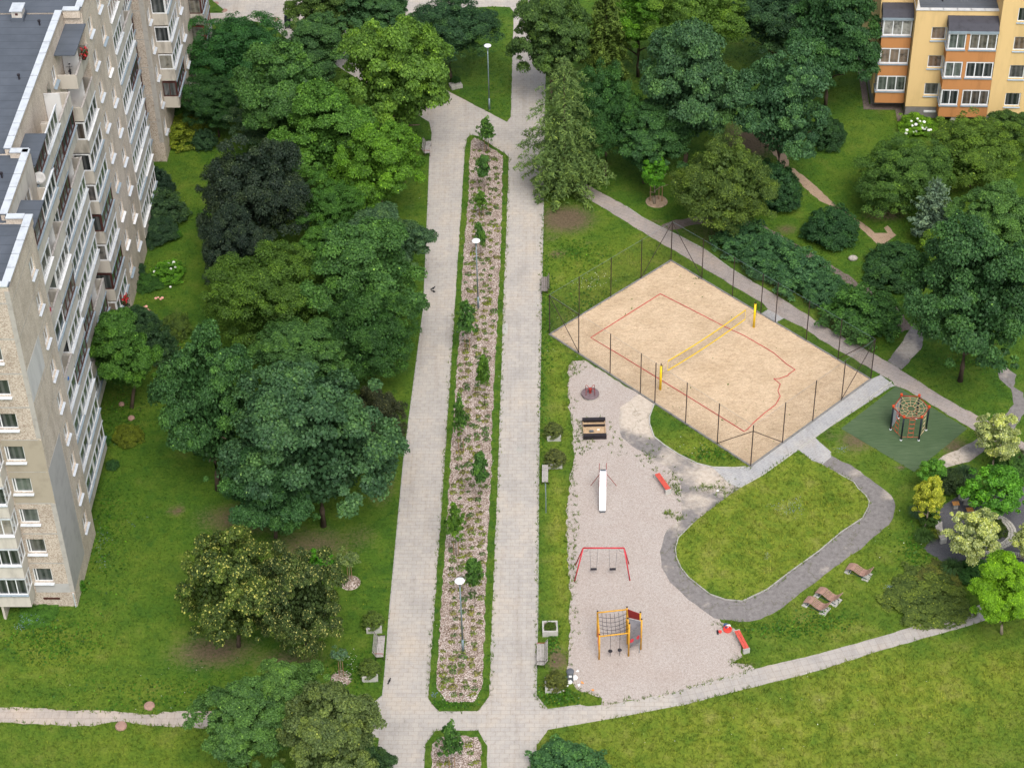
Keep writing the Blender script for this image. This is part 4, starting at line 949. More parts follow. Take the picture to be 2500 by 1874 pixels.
# ------------------------------------------------------------------ grass blades, weeds and flowers (uncountable)
def lawn():
    rg = np.random.default_rng(77)
    def scatter(n, y0=80, y1=190):
        Y = y0+(y1-y0)*rg.random(n); X = (rg.random(n)*2-1)*(.315*Y+6); return X, Y
    def onlawn(X, Y):
        k = np.ones(len(X), bool); isl = np.zeros(len(X), bool)
        for nm in ('prom', 'grav', 'asph', 'strip', 'diag', 'gate', 'pr', 'pl', 'turf', 'plaza', 'sand', 'o1', 'o2', 'o3', 'tr'): k &= ~inpoly(X, Y, W_[nm])
        for nm in ('tri', 'isle'): isl |= inpoly(X, Y, W_[nm])
        bed = (inpoly(X, Y, W_['bed']) & ~inpoly(X, Y, W_['mul'])) | (inpoly(X, Y, W_['bed2']) & ~inpoly(X, Y, W_['mul2']))
        return k | isl | bed, isl | bed
    # area weighting: more tufts where they are larger in view
    X, Y = scatter(170000); k, hi = onlawn(X, Y); X, Y, hi = X[k], Y[k], hi[k]
    d = field(X, Y, DIRT); k = rg.random(len(X)) > d*1.6; X, Y, hi = X[k], Y[k], hi[k]
    md = field(X, Y, MEAD); n = len(X); nb = 3
    X = np.repeat(X, nb)+rg.normal(0, .07, n*nb); Y = np.repeat(Y, nb)+rg.normal(0, .07, n*nb); md = np.repeat(md, nb); z0 = np.repeat(np.where(hi, .045, 0.), nb)
    N = n*nb; a = rg.random(N)*6.283; h = (.06+.07*rg.random(N))*(1+2.0*md); le = h*(.3+.9*rg.random(N)); wd = .016+.016*rg.random(N)
    ca, sa = np.cos(a), np.sin(a); base = np.stack([X, Y, z0], 1); s_ = np.stack([-sa, ca, 0*a], 1)*wd[:, None]
    tip = base+np.stack([le*ca, le*sa, h], 1)
    v = np.stack([base-s_, base+s_, tip], 1).reshape(-1, 3); f = np.arange(N*3).reshape(-1, 3)
    tag(npmesh('lawn_grass', v, f, 'grass', dict(meadow=np.repeat(md, 3), dirt=np.zeros(N*3))), kind='stuff')
    # taller rough tufts along edges and in the gravel
    E = []
    for nm, px in (('grav', GRAV[:24]), ('sand', [SAND[0], SAND[1]]), ('isle', ISLE), ('edge', [(1832,1150),(1597,996)]), ('bed', BED), ('prom', PROM[2:9]), ('pl', PATHL), ('pr', PATHR[13:22]), ('sand2', [(1342,822),(1427,885)]), ('str', [(2176,945),(2000,1072)])):
        g = G(px)
        for p, q in zip(g, g[1:]):
            m_ = max(1, int((q-p).length*5))
            for j in range(m_):
                c = p.lerp(q, (j+rnd.random())/m_); E.append((c.x+rnd.gauss(0, .10), c.y+rnd.gauss(0, .10)))
    for px, py, rx, ry, m_ in ((1440,1040,60,20,60),(1420,1075,30,40,60),(1480,1080,60,30,30),(1790,1525,40,8,50),(1810,1618,30,14,60),(1400,1300,12,300,120),(1400,900,20,20,40),(1590,1110,30,40,50),(1640,1180,20,40,40),(1655,1195,12,30,40),(1720,1190,40,8,40),(1770,1195,40,30,50),(1630,1255,14,8,30),(1660,1265,10,10,20)):
        for _ in range(m_):
            c = at(px+rnd.gauss(0, rx*.5), py+rnd.gauss(0, ry*.5)); E.append((c.x, c.y))
    E = np.array(E); n = len(E); nb = 5
    X = np.repeat(E[:, 0], nb)+rg.normal(0, .05, n*nb); Y = np.repeat(E[:, 1], nb)+rg.normal(0, .05, n*nb); N = n*nb
    a = rg.random(N)*6.283; h = .07+.12*rg.random(N); le = h*(.4+rg.random(N)); wd = .014+.014*rg.random(N); ca, sa = np.cos(a), np.sin(a)
    base = np.stack([X, Y, 0*X+.01], 1); s_ = np.stack([-sa, ca, 0*a], 1)*wd[:, None]; tip = base+np.stack([le*ca, le*sa, h], 1)
    tag(npmesh('edge_grass', np.stack([base-s_, base+s_, tip], 1).reshape(-1, 3), np.arange(N*3).reshape(-1, 3), 'grass', dict(meadow=np.repeat(rg.random(N)*.5, 3), dirt=np.zeros(N*3))), kind='stuff')
    # broad-leaved weeds and clover
    W = []
    for px, py, rx, ry, m_ in ((120,1560,130,60,700),(260,1300,60,160,500),(1360,1700,50,25,420),(1420,620,80,40,300),(1440,760,90,60,420),(1340,760,14,160,200),(1740,1110,70,20,250),(1100,1722,60,10,200),(1060,1722,14,14,120),(1800,900,300,100,0),(850,1640,50,40,300),(400,1700,300,60,500),(1180,250,50,60,200),(300,1000,60,80,400),(330,480,60,120,500),(1290,1690,10,40,60),(1325,900,12,300,260),(2230,1340,40,60,250),(2200,520,100,40,250),(1350,1560,16,40,160),(2360,880,80,30,250),(1990,1520,100,30,250),(1900,1540,100,20,200)):
        for _ in range(m_):
            W.append((px+rnd.gauss(0, rx*.5), py+rnd.gauss(0, ry*.5)))
    P = np.array([tuple(at(*q))[:2] for q in W]); k, hi = onlawn(P[:, 0], P[:, 1]); P = P[k]; n = len(P)
    v, f, t = leaves(np.concatenate([P, .05+.05*rg.random((n, 1))], 1), rg.normal(size=(n, 3))*.35+np.array([0, 0, 1]), .16, rg, .8)
    o = npmesh('lawn_weeds', v, f, 'leaf', dict(tint=t)); o.color = (.045, .13, .012, 1); tag(o, kind='stuff')
    # small flowers
    for nm, col, size, spots in (('white_wildflowers', (.8, .82, .78), .055, ((1450,690,50,22,60),(1250,420,0,0,0),(1090,1700,14,14,30),(1150,1705,20,10,30),(1100,1425,12,40,24),(1110,1480,40,60,16),(1080,1600,16,30,14),(855,1620,26,24,26),(500,1700,300,90,30),(1690,1090,60,30,14),(1380,800,40,60,12),(1180,1000,60,500,36),(1170,560,40,160,22),(1900,1750,400,90,30),(1345,840,20,30,8),(2190,1340,60,60,12),(1030,330,60,200,6))),
                                 ('blue_wildflowers', (.20, .27, .48), .05, ((1915,1245,26,14,60),(1945,1240,14,18,40),(2055,1100,14,6,36),(2175,1435,12,4,26),(1872,1362,7,5,14),(80,1515,30,12,70),(50,1535,14,6,20),(250,1340,18,60,46),(1060,1698,8,6,22),(1112,814,5,4,8),(340,1280,30,20,12),(1990,1120,8,14,16))),
                                 ('yellow_wildflowers', (.65, .50, .02), .045, ((440,840,16,40,60),(1230,1600,0,0,0),(1830,1330,120,60,26),(1330,1650,20,60,10),(2300,1700,200,80,30),(900,1500,60,60,12)))):
        W = []
        for px, py, rx, ry, m_ in spots:
            for _ in range(m_): W.append((px+rnd.gauss(0, rx*.6), py+rnd.gauss(0, ry*.6)))
        P = np.array([tuple(at(*q))[:2] for q in W]); k, hi = onlawn(P[:, 0], P[:, 1]); k |= inpoly(P[:, 0], P[:, 1], W_['mul']); P = P[k]; n = len(P)
        v, f, t = leaves(np.concatenate([P, .10+.15*rg.random((n, 1))], 1), rg.normal(size=(n, 3))*.3+np.array([0, 0, 1]), size, rg, .9)
        if nm not in M: M[nm] = simple(nm, col, .7, .1)
        tag(npmesh(nm, v, f, nm), kind='stuff')
lawn()
# ------------------------------------------------------------------ buildings
def window(parent, P, n, u0, u1, z0, z1, mull=(0.5,), fw=.07, depth=.12, frame='white', sill=None, transom=None, name='window'):
    "frame with pane and sill in an opening; P(u, z) is a point of the wall face, n the outward normal"
    n = Vector(n); b = MB(); off = -n*depth; t = .05
    def bar(ua, ub, za, zb, th=t):
        q = [Vector(P(ua, za)), Vector(P(ub, za)), Vector(P(ub, zb)), Vector(P(ua, zb))]
        a = [p+off for p in q]; c = [p+off+n*th for p in q]
        b.quad(*c)
        for i in range(4): j = (i+1) % 4; b.quad(a[i], a[j], c[j], c[i])
    bar(u0, u1, z0, z0+fw); bar(u0, u1, z1-fw, z1); bar(u0, u0+fw, z0+fw, z1-fw); bar(u1-fw, u1, z0+fw, z1-fw)
    for mm in mull: c = u0+(u1-u0)*mm; bar(c-fw*.55, c+fw*.55, z0+fw, z1-fw)
    if transom: bar(u0+fw, u1-fw, z0+(z1-z0)*transom-.03, z0+(z1-z0)*transom+.03, t*.8)
    w_ = b.build(name, frame, parent)
    g = MB(); q = [Vector(P(*c))+off+n*.012 for c in ((u0+.02, z0+.02), (u1-.02, z0+.02), (u1-.02, z1-.02), (u0+.02, z1-.02))]
    g.quad(*q); g.quad(*[p-n*.01 for p in q][::-1]); g.build('pane', 'glass', w_)
    if sill:
        s_ = MB(); a = Vector(P(u0-.05, z0)); c = Vector(P(u1+.05, z0)); d = n*sill[0]
        lo = Vector((0, 0, -sill[1]))
        q = [a+off, c+off, c+d+lo, a+d+lo]
        s_.quad(*q); s_.quad(*[p+Vector((0, 0, -.025)) for p in q][::-1])
        for i in range(4): j = (i+1) % 4; s_.quad(q[i], q[j], q[j]+Vector((0, 0, -.025)), q[i]+Vector((0, 0, -.025)))
        s_.build('sill', sill[2], w_)
    return w_

def glazing(parent, P, n, u0, u1, z0, z1, nm, frame, name='glazing', fw=.065, open_=()):
    "row of casements along a balcony front; returns frame with one pane mesh per casement"
    b = MB(); n = Vector(n)
    def bar(ua, ub, za, zb, th=.07):
        q = [Vector(P(ua, za)), Vector(P(ub, za)), Vector(P(ub, zb)), Vector(P(ua, zb))]; a = [p-n*th for p in q]
        b.quad(*q); b.quad(*a[::-1])
        for i in range(4): j = (i+1) % 4; b.quad(a[i], a[j], q[j], q[i])
    bar(u0, u1, z0, z0+fw*1.3); bar(u0, u1, z1-fw*1.3, z1)
    for i in range(nm+1):
        c = u0+fw*.5+(u1-u0-fw)*i/nm; bar(c-fw*.5, c+fw*.5, z0+fw*1.3, z1-fw*1.3)
    o = b.build(name, frame, parent)
    g = MB(); q = [Vector(P(*c))-n*.04 for c in ((u0+.03, z0+.03), (u1-.03, z0+.03), (u1-.03, z1-.03), (u0+.03, z1-.03))]
    g.quad(*q); g.quad(*[p-n*.012 for p in q][::-1]); pn = g.build('pane', 'glass', parent)
    return o

FH, Z0_ = 2.75, 1.40            # storey height, first floor level
ZR = 26.95                       # roof deck
blk = thing('apartment_block', 'nine-storey pebbledash block of flats with loggias and a dark flat roof on the left', 'building', (-30.11, 99.66, 0), -PHI)
WW = -14.5                       # west side
def EP(v): return lambda u, z: (v, u, z)          # east face at v
def SP(u0): return lambda v, z: (v, u0, z)        # south face at u
win_e = lambda u0, u1, ks: [(u0, u1, Z0_+FH*k+.95, Z0_+FH*k+2.22) for k in ks]
def east_wall(v, u0, u1, holes, mat='pebble', z0=0.0, z1=ZR+.1, name='wall', depth=.2):
    b = MB(); b.wall(EP(v), 0, u0, u1, z0, z1, holes, depth, (-1, 0, 0)); return b.build(name, mat, blk)
def box_wall(v, u0, u1, name='wall', mat='pebble', south=True, z1=ZR+.1):
    "closed sides and back of one section (its east face is made separately)"
    b = MB(); b.quad((WW, u0, 0), (v, u0, 0), (v, u0, z1), (WW, u0, z1)) if south else None
    b.quad((v, u1, 0), (WW, u1, 0), (WW, u1, z1), (v, u1, z1)); b.quad((WW, u1, 0), (WW, u0, 0), (WW, u0, z1), (WW, u1, z1))
    return b.build(name, mat, blk)
KS = range(9)
# section walls -------------------------------------------------------------
W1 = win_e(4.72, 5.92, KS)
east_wall(0, 0, 7.1, W1)
for h in W1: window(blk, EP(0), (1, 0, 0), *h, mull=(.5,), depth=.16, sill=(.16, .10, 'whitemetal'))
SW = [(-2.55, -1.28, Z0_+FH*k+.95, Z0_+FH*k+2.22) for k in KS]
b = MB(); b.wall(SP(0), 0, WW, 0, 0, ZR+.1, SW, .2, (0, 1, 0)); b.build('wall', 'pebble_warm', blk)
for h in SW: window(blk, SP(0), (0, -1, 0), *h, mull=(.16,), depth=.14, sill=(.20, .12, 'whitemetal'))
box_wall(0, 0, 7.1, south=False)
b = MB(); b.quad((0, 7.1, 0), (-1.65, 7.1, 0), (-1.65, 7.1, ZR), (0, 7.1, ZR)); b.build('wall', 'plaster_white', blk)
B9 = win_e(11.6, 13.4, (8,))
east_wall(-1.65, 7.1, 14.9, B9, 'panel_white'); window(blk, EP(-1.65), (1, 0, 0), *B9[0], mull=(.5,), sill=(.1, .05, 'whitemetal'))
box_wall(-1.65, 7.1, 14.9, south=False)
W2 = win_e(27.5, 28.7, KS)
east_wall(-2.95, 14.9, 33.3, W2)
for h in W2: window(blk, EP(-2.95), (1, 0, 0), *h, mull=(.5,), sill=(.22, .16, 'grey_metal'))
box_wall(-2.95, 14.9, 33.3, south=False)
W34 = win_e(34.4, 35.8, KS)+win_e(38.0, 39.4, KS)
east_wall(-1.6, 33.3, 41.1, W34)
for h in W34: window(blk, EP(-1.6), (1, 0, 0), *h, mull=(.5,), depth=.16, sill=(.18, .14, rnd.choice(('whitemetal', 'whitemetal', 'white', 'grey_metal'))))
box_wall(-1.6, 33.3, 41.1)
east_wall(-2.95, 41.1, 48.0, [], 'panel_white'); box_wall(-2.95, 41.1, 48.0)
east_wall(-4.2, 48.0, 54.5, [], 'panel_white'); box_wall(-4.2, 48, 54.5)
b = MB(); b.quad((WW, 54.5, 0), (-1.9, 54.5, 0), (-1.9, 54.5, ZR+.1), (WW, 54.5, ZR+.1)); b.build('wall', 'pebble_warm', blk)
W5 = win_e(55.3, 56.4, KS); east_wall(-1.9, 54.5, 61.2, W5)
for h in W5: window(blk, EP(-1.9), (1, 0, 0), *h, mull=(.5,), sill=(.2, .15, 'whitemetal'))
W6 = win_e(62.0, 63.3, KS); east_wall(-.6, 61.2, 66.5, W6)
for h in W6: window(blk, EP(-.6), (1, 0, 0), *h, mull=(.5,), sill=(.2, .15, 'whitemetal'))
b = MB(); b.quad((-1.9, 61.2, 0), (-.6, 61.2, 0), (-.6, 61.2, ZR), (-1.9, 61.2, ZR)); b.quad((-.6, 66.5, 0), (WW, 66.5, 0), (WW, 66.5, ZR), (-.6, 66.5, ZR)); b.quad((WW, 80, 0), (WW, 54.5, 0), (WW, 54.5, ZR), (WW, 80, ZR)); b.build('wall', 'pebble', blk)
east_wall(-1.9, 66.5, 80, [], 'panel_white')
# joints, render patches -----------------------------------------------------
for k in range(1, 10):
    z = Z0_+FH*k-.02
    for q in ((.0, .006, 0, 7.1, z-.025, z+.025), (-1.6, -1.594, 33.3, 41.1, z-.025, z+.025), (-2.62, -.18, -.006, 0, z-.06, z+.06), (-4.2, -1.9, 54.494, 54.5, z-.04, z+.04)): MB().box(*q).build('joint', 'mortar', blk)
for q in ((-.30, .012, -.012, .0, 1.4, 9.6), (-.30, .012, -.012, .0, 15.3, ZR+.1), (-2.3, -1.9, 54.49, 54.5, 2, 22)): MB().box(*q).build('corner_strip', 'mortar', blk)
p = MB(); p.box(0, .009, .04, 3.72, 18.22, 20.78); p.build('wall_patch', 'patch_white', blk)['label'] = 'pale whitish repair patch on the corner panel'
p = MB(); p.box(0, .009, .02, 3.72, 1.42, 12.5); p.build('wall_patch', 'smooth_grey', blk)['label'] = 'smooth grey rendered lower panel at the corner'
p = MB()
for k in (3, 4):
    h = SW[k]; z0 = Z0_+FH*k+.03; z1 = Z0_+FH*(k+1)-.03
    for q in ((-2.64, h[0], z0, z1), (h[1], 0, z0, z1), (h[0], h[1], z0, h[2]-.01), (h[0], h[1], h[3], z1)): p.box(q[0], q[1], -.009, 0, q[2], q[3])
p.build('wall_patch', 'smooth_beige', blk)['label'] = 'smooth beige rendered panels on the end wall'
p = MB(); p.box(-2.62, -.3, -.011, 0, 1.36, 2.2); p.build('wall_patch', 'smooth_grey', blk)
p = MB(); p.box(-2.25, -1.1, -.013, .0, .66, .86); p.build('basement_vent', 'brown_frame', blk)
p = MB(); p.tube([(-.12, -.06, 1.3), (-.12, -.06, .02)], .05, 8); p.build('drainpipe', 'whitemetal', blk)

# balconies and loggias --------------------------------------------------------
def balcony(name, u0, u1, vb, vf, k, kind, south=True, panes=4, roof=False, panel='panel_white', axis='e', holes=None, spans=None):
    "parapet box between the wall plane vb and the front plane vf"
    zf = Z0_+FH*k; zp0, zp1, zt = zf-.12, zf+1.02, zf+2.50
    if axis == 'e': T = lambda a, c, z: (c, a, z); n = (1, 0, 0); ns = (0, -1, 0); sg = 1
    else: T = lambda a, c, z: (a, c, z); n = (0, -1, 0); ns = (1, 0, 0); sg = -1
    b = MB()
    def bx(a0, a1, c0, c1, z0, z1):
        q0, q1 = T(a0, c0, z0), T(a1, c1, z1)
        b.box(min(q0[0], q1[0]), max(q0[0], q1[0]), min(q0[1], q1[1]), max(q0[1], q1[1]), z0, z1)
    t = .09*sg
    bx(u0, u1, vf-t, vf, zp0, zp1)                                    # front parapet
    bx(u0, u0+.09, vb, vf-t, zp0, zp1); bx(u1-.09, u1, vb, vf-t, zp0, zp1)
    bx(u0+.09, u1-.09, vb, vf-t, zp0, zf)                             # slab
    o = b.build(name, panel, blk)
    fr = {'white': 'white', 'brown': 'brown_frame', 'red': 'red_frame', 'grey': 'whitemetal', 'open': None}[kind]
    P = lambda a, z: T(a, vf-.02*sg, z)
    if fr:
        for (a, c) in (spans or [(u0, u1)]):
            glazing(o, P, n, a+.02, c-.02, zp1, zt, max(2, int(panes*(c-a)/(u1-u0)+.5)), fr)
        if axis == 'e': Ps = lambda a, z: (a, u0+.01, z)
        else: Ps = lambda a, z: (u1-.01, a, z)
        lo, hi = min(vb, vf)+.02, max(vb, vf)-.1
        glazing(o, Ps, ns, lo, hi, zp1, zt, 2 if rnd.random() < .6 else 1, fr)
        s_ = MB(); q0 = T(u0-.04, vf, zp1); q1 = T(u1+.02, vf+.13*sg, zp1+.03)
        s_.box(min(q0[0], q1[0]), max(q0[0], q1[0]), min(q0[1], q1[1]), max(q0[1], q1[1]), zp1-.05, zp1+.015)
        s_.build('sill', rnd.choice(('whitemetal', 'whitemetal', 'white', 'grey_metal')) if fr == 'white' else 'grey_metal', o)
        s_ = MB(); q0 = T(u0, vf+.002*sg, zt); q1 = T(u1, vf+.06*sg, zt+.08)
        s_.box(min(q0[0], q1[0]), max(q0[0], q1[0]), min(q0[1], q1[1]), max(q0[1], q1[1]), zt, zt+.10); s_.build('lintel_flashing', 'whitemetal' if fr == 'white' else 'grey_metal', o)
    else:
        s_ = MB(); q0 = T(u0-.02, vf-.10*sg, zp1); q1 = T(u1+.02, vf+.03*sg, zp1+.05)
        s_.box(min(q0[0], q1[0]), max(q0[0], q1[0]), min(q0[1], q1[1]), max(q0[1], q1[1]), zp1, zp1+.04); s_.build('handrail', 'weathered', o)
        s_ = MB(); q0 = T(u0+(u1-u0)*.42, vb+.05*sg, zf); q1 = T(u0+(u1-u0)*.44, vf-.12*sg, zt)
        s_.box(min(q0[0], q1[0]), max(q0[0], q1[0]), min(q0[1], q1[1]), max(q0[1], q1[1]), zf, zt-.2); s_.build('partition', 'plaster_white', o)
        s_ = MB(); q0 = T(u1-1.1, vb+.03*sg, zf+.02); q1 = T(u1-.3, vb+.06*sg, zf+2.1)
        s_.box(min(q0[0], q1[0]), max(q0[0], q1[0]), min(q0[1], q1[1]), max(q0[1], q1[1]), zf+.02, zf+2.1); s_.build('balcony_door', 'glass', o)
    if roof:
        s_ = MB(); q0 = T(u0-.06, vb, zt+.12); q1 = T(u1+.06, vf+.16*sg, zt+.2)
        s_.box(min(q0[0], q1[0]), max(q0[0], q1[0]), min(q0[1], q1[1]), max(q0[1], q1[1]), zt+.14, zt+.24); s_.build('roof', 'bitumen', o)
    return o
rnd.seed(21)
pick = lambda: rnd.choices(('white', 'brown', 'open', 'grey'), (62, 18, 14, 6))[0]
stk1 = {(0,8):'brown',(1,8):'white',(0,7):'white',(1,7):'open',(0,6):'open',(1,6):'white',(0,5):'white',(1,5):'brown',(0,4):'open',(1,4):'white',(0,3):'white',(1,3):'brown',(0,2):'white',(1,2):'white',(0,1):'white',(1,1):'white',(0,0):'white',(1,0):'white'}
for k in KS:
    for i, (a, c) in enumerate(((7.14, 10.85), (10.95, 14.86))):
        balcony('loggia', a, c, -1.65, -.32, k, stk1[(i, k)], panes=4 if i else 3, roof=(k == 8 and i == 0))
    for i, (a, c) in enumerate(((15.0, 18.7), (18.8, 22.7), (22.8, 26.75))):
        balcony('loggia', a, c, -2.95, -1.66, k, pick() if k < 8 or i else 'brown', panes=4, roof=(k == 8 and i == 0))
P1K = ['white', 'brown', 'white', 'brown', 'white', 'white', 'white', 'open', 'open']
for k in KS: balcony('balcony', 29.0, 33.28, -2.95, -1.6, k, P1K[k], panes=4, roof=(k == 8), panel='panel_concrete')
for k in KS:
    for i, (a, c) in enumerate(((41.14, 44.5), (44.6, 47.9))): balcony('loggia', a, c, -2.95, -1.55, k, pick(), panes=4, roof=(k == 8))
    for i, (a, c) in enumerate(((48.04, 51.2), (51.3, 54.4))): balcony('loggia', a, c, -4.2, -2.95, k, 'brown' if rnd.random() < .65 else pick(), panes=4, roof=(k == 8))
P2K = ['open', 'brown', 'white', 'white', 'white', 'white', 'white', 'white', 'white']
for k in range(1, 9): balcony('balcony', 57.0, 61.18, -1.9, -.6, k, P2K[k], panes=4, roof=(k == 8), panel='panel_concrete')
for k in range(1, 9):
    balcony('balcony', 66.6, 70.2, -1.9, .55, k, ('open', 'red', 'brown', 'open', 'white')[k % 5], panes=4, roof=(k == 8), panel='panel_concrete')
for k in range(0, 9):
    balcony('bay', -7.2, -2.70, 0, -1.3, k, 'white', panes=6, axis='s', panel='panel_white', roof=(k == 8), spans=[(-7.2, -4.75), (-4.72, -2.70)])
b = MB(); b.box(-4.82, -4.66, -1.25, -.05, 0, 1.28); b.box(-7.0, -6.84, -1.25, -.05, 0, 1.28); b.build('bay_support', 'panel_concrete', blk)

# roof decks, parapets with sheet-metal coping -----------------------------------
edge = [(0, 0, 7.5), (-1.65, 7.5, 15.0), (-2.95, 15.0, 33.4), (-1.6, 33.4, 54.5), (-1.9, 54.5, 80)]
for v_, a, c in edge:
    b = MB(); b.box(WW, v_-.42, a+(.42 if a == 0 else 0), c, ZR-.2, ZR); b.build('roof', 'bitumen', blk)
pa = MB(); cp = []; sm = MB()
def coping(v0, v1, a0, a1):
    "wall stub with a row of sheet-metal trays on top, dark gaps between them"
    pa.box(min(v0, v1)+.03, max(v0, v1)-.03, min(a0, a1)+.03, max(a0, a1)-.03, ZR-.2, 27.40)
    Lv, La = abs(v1-v0), abs(a1-a0); nn = max(1, round(max(Lv, La)/1.55))
    for i in range(nn):
        b = MB(); g = .045
        if La > Lv: b.box(min(v0, v1)-.04, max(v0, v1)+.05, min(a0, a1)+La*i/nn+g, min(a0, a1)+La*(i+1)/nn-g, 27.40, 27.48)
        else: b.box(min(v0, v1)+Lv*i/nn+g, min(v0, v1)+Lv*(i+1)/nn-g, min(a0, a1)-.05, max(a0, a1)+.05, 27.40, 27.48)
        b.build('coping', 'whitemetal', blk)
    sm.box(min(v0, v1)-.03, max(v0, v1)+.04, min(a0, a1), max(a0, a1), 27.38, 27.415)
coping(-.42, 0, .44, 7.5); coping(WW, -.0, 0, .42)
coping(-1.65-.02, -.44, 7.08, 7.48)
coping(-2.07, -1.65, 7.5, 14.9); coping(-2.95, -1.67, 14.52, 14.92)
coping(-3.37, -2.95, 14.95, 33.0); coping(-2.95, -1.65, 33.02, 33.42); coping(-2.02, -1.6, 33.45, 54.4)
pa.build('parapet', 'pebble', blk); sm.build('coping_underlay', 'bitumen', blk)

# things standing on the roof and hanging on the balconies
def vent_box(px, py, label):
    q = at(px, py, ZR+.5); t = thing('roof_vent', label, 'vent', (q.x, q.y, ZR), -PHI)
    b = MB(); b.box(-.45, .45, -.6, .6, -.03, .32); b.build('plinth', 'bitumen', t)
    b = MB(); b.box(-.36, .36, -.5, .5, .32, .85); b.build('shaft', 'render_yellow' if 0 else 'panel_white', t)
    b = MB(); b.box(-.46, .46, -.62, .62, .85, .93); b.build('cap', 'whitemetal', t)
    b = MB(); b.box(-.1, .1, -.504, -.50, .5, .68); b.build('vent_opening', 'brown_frame', t)
vent_box(44, 30, 'cream ventilation shaft with a sheet-metal cap on the flat roof')
for px, py, lab in ((96, 56, 'short black vent pipe on the roof, nearest the ventilation shaft'), (46, 188, 'short black vent pipe in the middle of the roof'), (4, 428, 'short black vent pipe at the left picture edge')):
    q = at(px, py, ZR+.2); b = MB(); b.tube([(0, 0, -.02), (0, 0, .34)], .06, 10); b.tube([(0, 0, .3), (0, 0, .42)], .11, 10); tag(b.build('vent_pipe', 'rubber', loc=(q.x, q.y, ZR)), lab, 'vent pipe', 'black vent pipes on the flat roof')
def loc_blk(u, v, z):
    return Vector((-30.11, 99.66, 0))+Vector((math.sin(PHI), math.cos(PHI), 0))*u+Vector((math.cos(PHI), -math.sin(PHI), 0))*v+Vector((0, 0, z))
q = loc_blk(15.1, -1.45, 25.0); t = thing('satellite_dish', 'grey satellite dish on the upper balcony of the flats', 'satellite dish', q, -PHI)
b = MB(); b.lathe([(.02, -.10), (.25, -.07), (.42, .0), (.43, .015), (.25, -.05), (.02, -.08)], 20)
for i, v_ in enumerate(b.v): b.v[i] = tuple(Matrix.Rotation(R(62), 3, 'X') @ Vector(v_))
b.build('reflector', 'dish', t, True)
b = MB(); b.tube([(0, .1, 0), (.15, .15, -.4), (-.2, .25, -.5)], .02, 6); b.tube([(0, -.1, -.3), (0, -.45, 0)], .014, 6); b.ball((0, -.47, .02), .05, 6); b.build('bracket', 'grey_metal', t)
def flowerbox(u, v, z, mats, lab, seed):
    q = loc_blk(u, v, z); t = thing('balcony_flowers', lab, 'flowers', q, -PHI); rg = np.random.default_rng(seed)
    b = MB(); b.box(-.12, .12, -.5, .5, -.15, .05); b.build('planter', 'dark_metal', t)
    for m_, col in mats:
        n = 60; pts = np.stack([rg.normal(0, .14, n), rg.uniform(-.55, .55, n), rg.normal(.18, .13, n)], 1)
        vv, ff, tt = leaves(pts, sph(rg, n)+np.array([.3, 0, .8]), .15, rg, .9); o = npmesh('blossom' if m_ != 'leaf' else 'foliage', vv, ff, m_, dict(tint=tt), parent=t); o.color = (*(col or (1, 1, 1)), 1)
flowerbox(31.6, -1.42, 24.55, (('leaf', (.02, .06, .02)), ('flower_red', None)), 'red flowers hanging over the topmost open balcony', 1)
flowerbox(31.0, -1.45, 2.5, (('leaf', (.03, .09, .02)), ('flower_red', None)), 'red flowers on the lowest balcony by the garden', 2)
for u, v, z, lab in ((9.2, -.42, 21.9, 'upper crimson towel hanging on an open loggia'), (8.3, -.42, 19.2, 'lower crimson towel hanging on an open loggia')):
    q = loc_blk(u, v, z); b = MB(); b.box(-.02, .02, -.35, .35, -.9, .0); b.ball((0, 0, -.05), .12, 6, .3, 2.6, .5); tag(b.build('towel', 'cloth_red', loc=q), lab, 'towel', 'crimson towels on the loggias')
q = loc_blk(9.0, -.6, 12.8); b = MB(); b.ball((0, 0, 0), .35, 8, 1, 1.2, .8); b.box(-.25, .25, -.3, .3, -.5, -.2); tag(b.build('plastic_tub', 'cloth_blue', loc=q), 'bright blue plastic tub on an open loggia of the flats', 'tub')
def bicycle(u, v, z, lab):
    q = loc_blk(u, v, z); t = thing('bicycle', lab, 'bicycle', q, -PHI+R(12), 'bicycles on the top balcony')
    for s_ in (-.5, .5):
        b = MB(); pts = [(0, s_+.3*math.cos(a*math.pi/8), .32+.3*math.sin(a*math.pi/8)) for a in range(17)]; b.tube(pts, .022, 5, caps=False); b.build('wheel', 'rubber', t)
    b = MB(); b.tube([(0, -.5, .32), (0, -.05, .35), (0, .3, .8), (0, -.15, .8), (0, -.05, .35)], .02, 5); b.tube([(0, -.5, .32), (0, -.15, .8)], .018, 5); b.tube([(0, .5, .32), (0, .34, .95)], .02, 5); b.tube([(-.24, .34, .97), (.24, .34, .97)], .018, 5); b.build('frame', 'navy_metal', t)
    b = MB(); b.box(-.06, .06, -.3, -.05, .86, .91); b.build('saddle', 'rubber', t)
bicycle(29.9, -2.3, 23.42, 'dark bicycle at the open south side of the top balcony')
bicycle(31.0, -2.5, 23.42, 'dark bicycle further inside the top balcony')

# ------------------------------------------------------------------ yellow house
YA = R(-4.0); yo = at(2210, 260, 1.2); yo.z = 0
yh = thing('yellow_house', 'yellow rendered house with orange balconies and dark canopies at the top right', 'building', yo, YA)
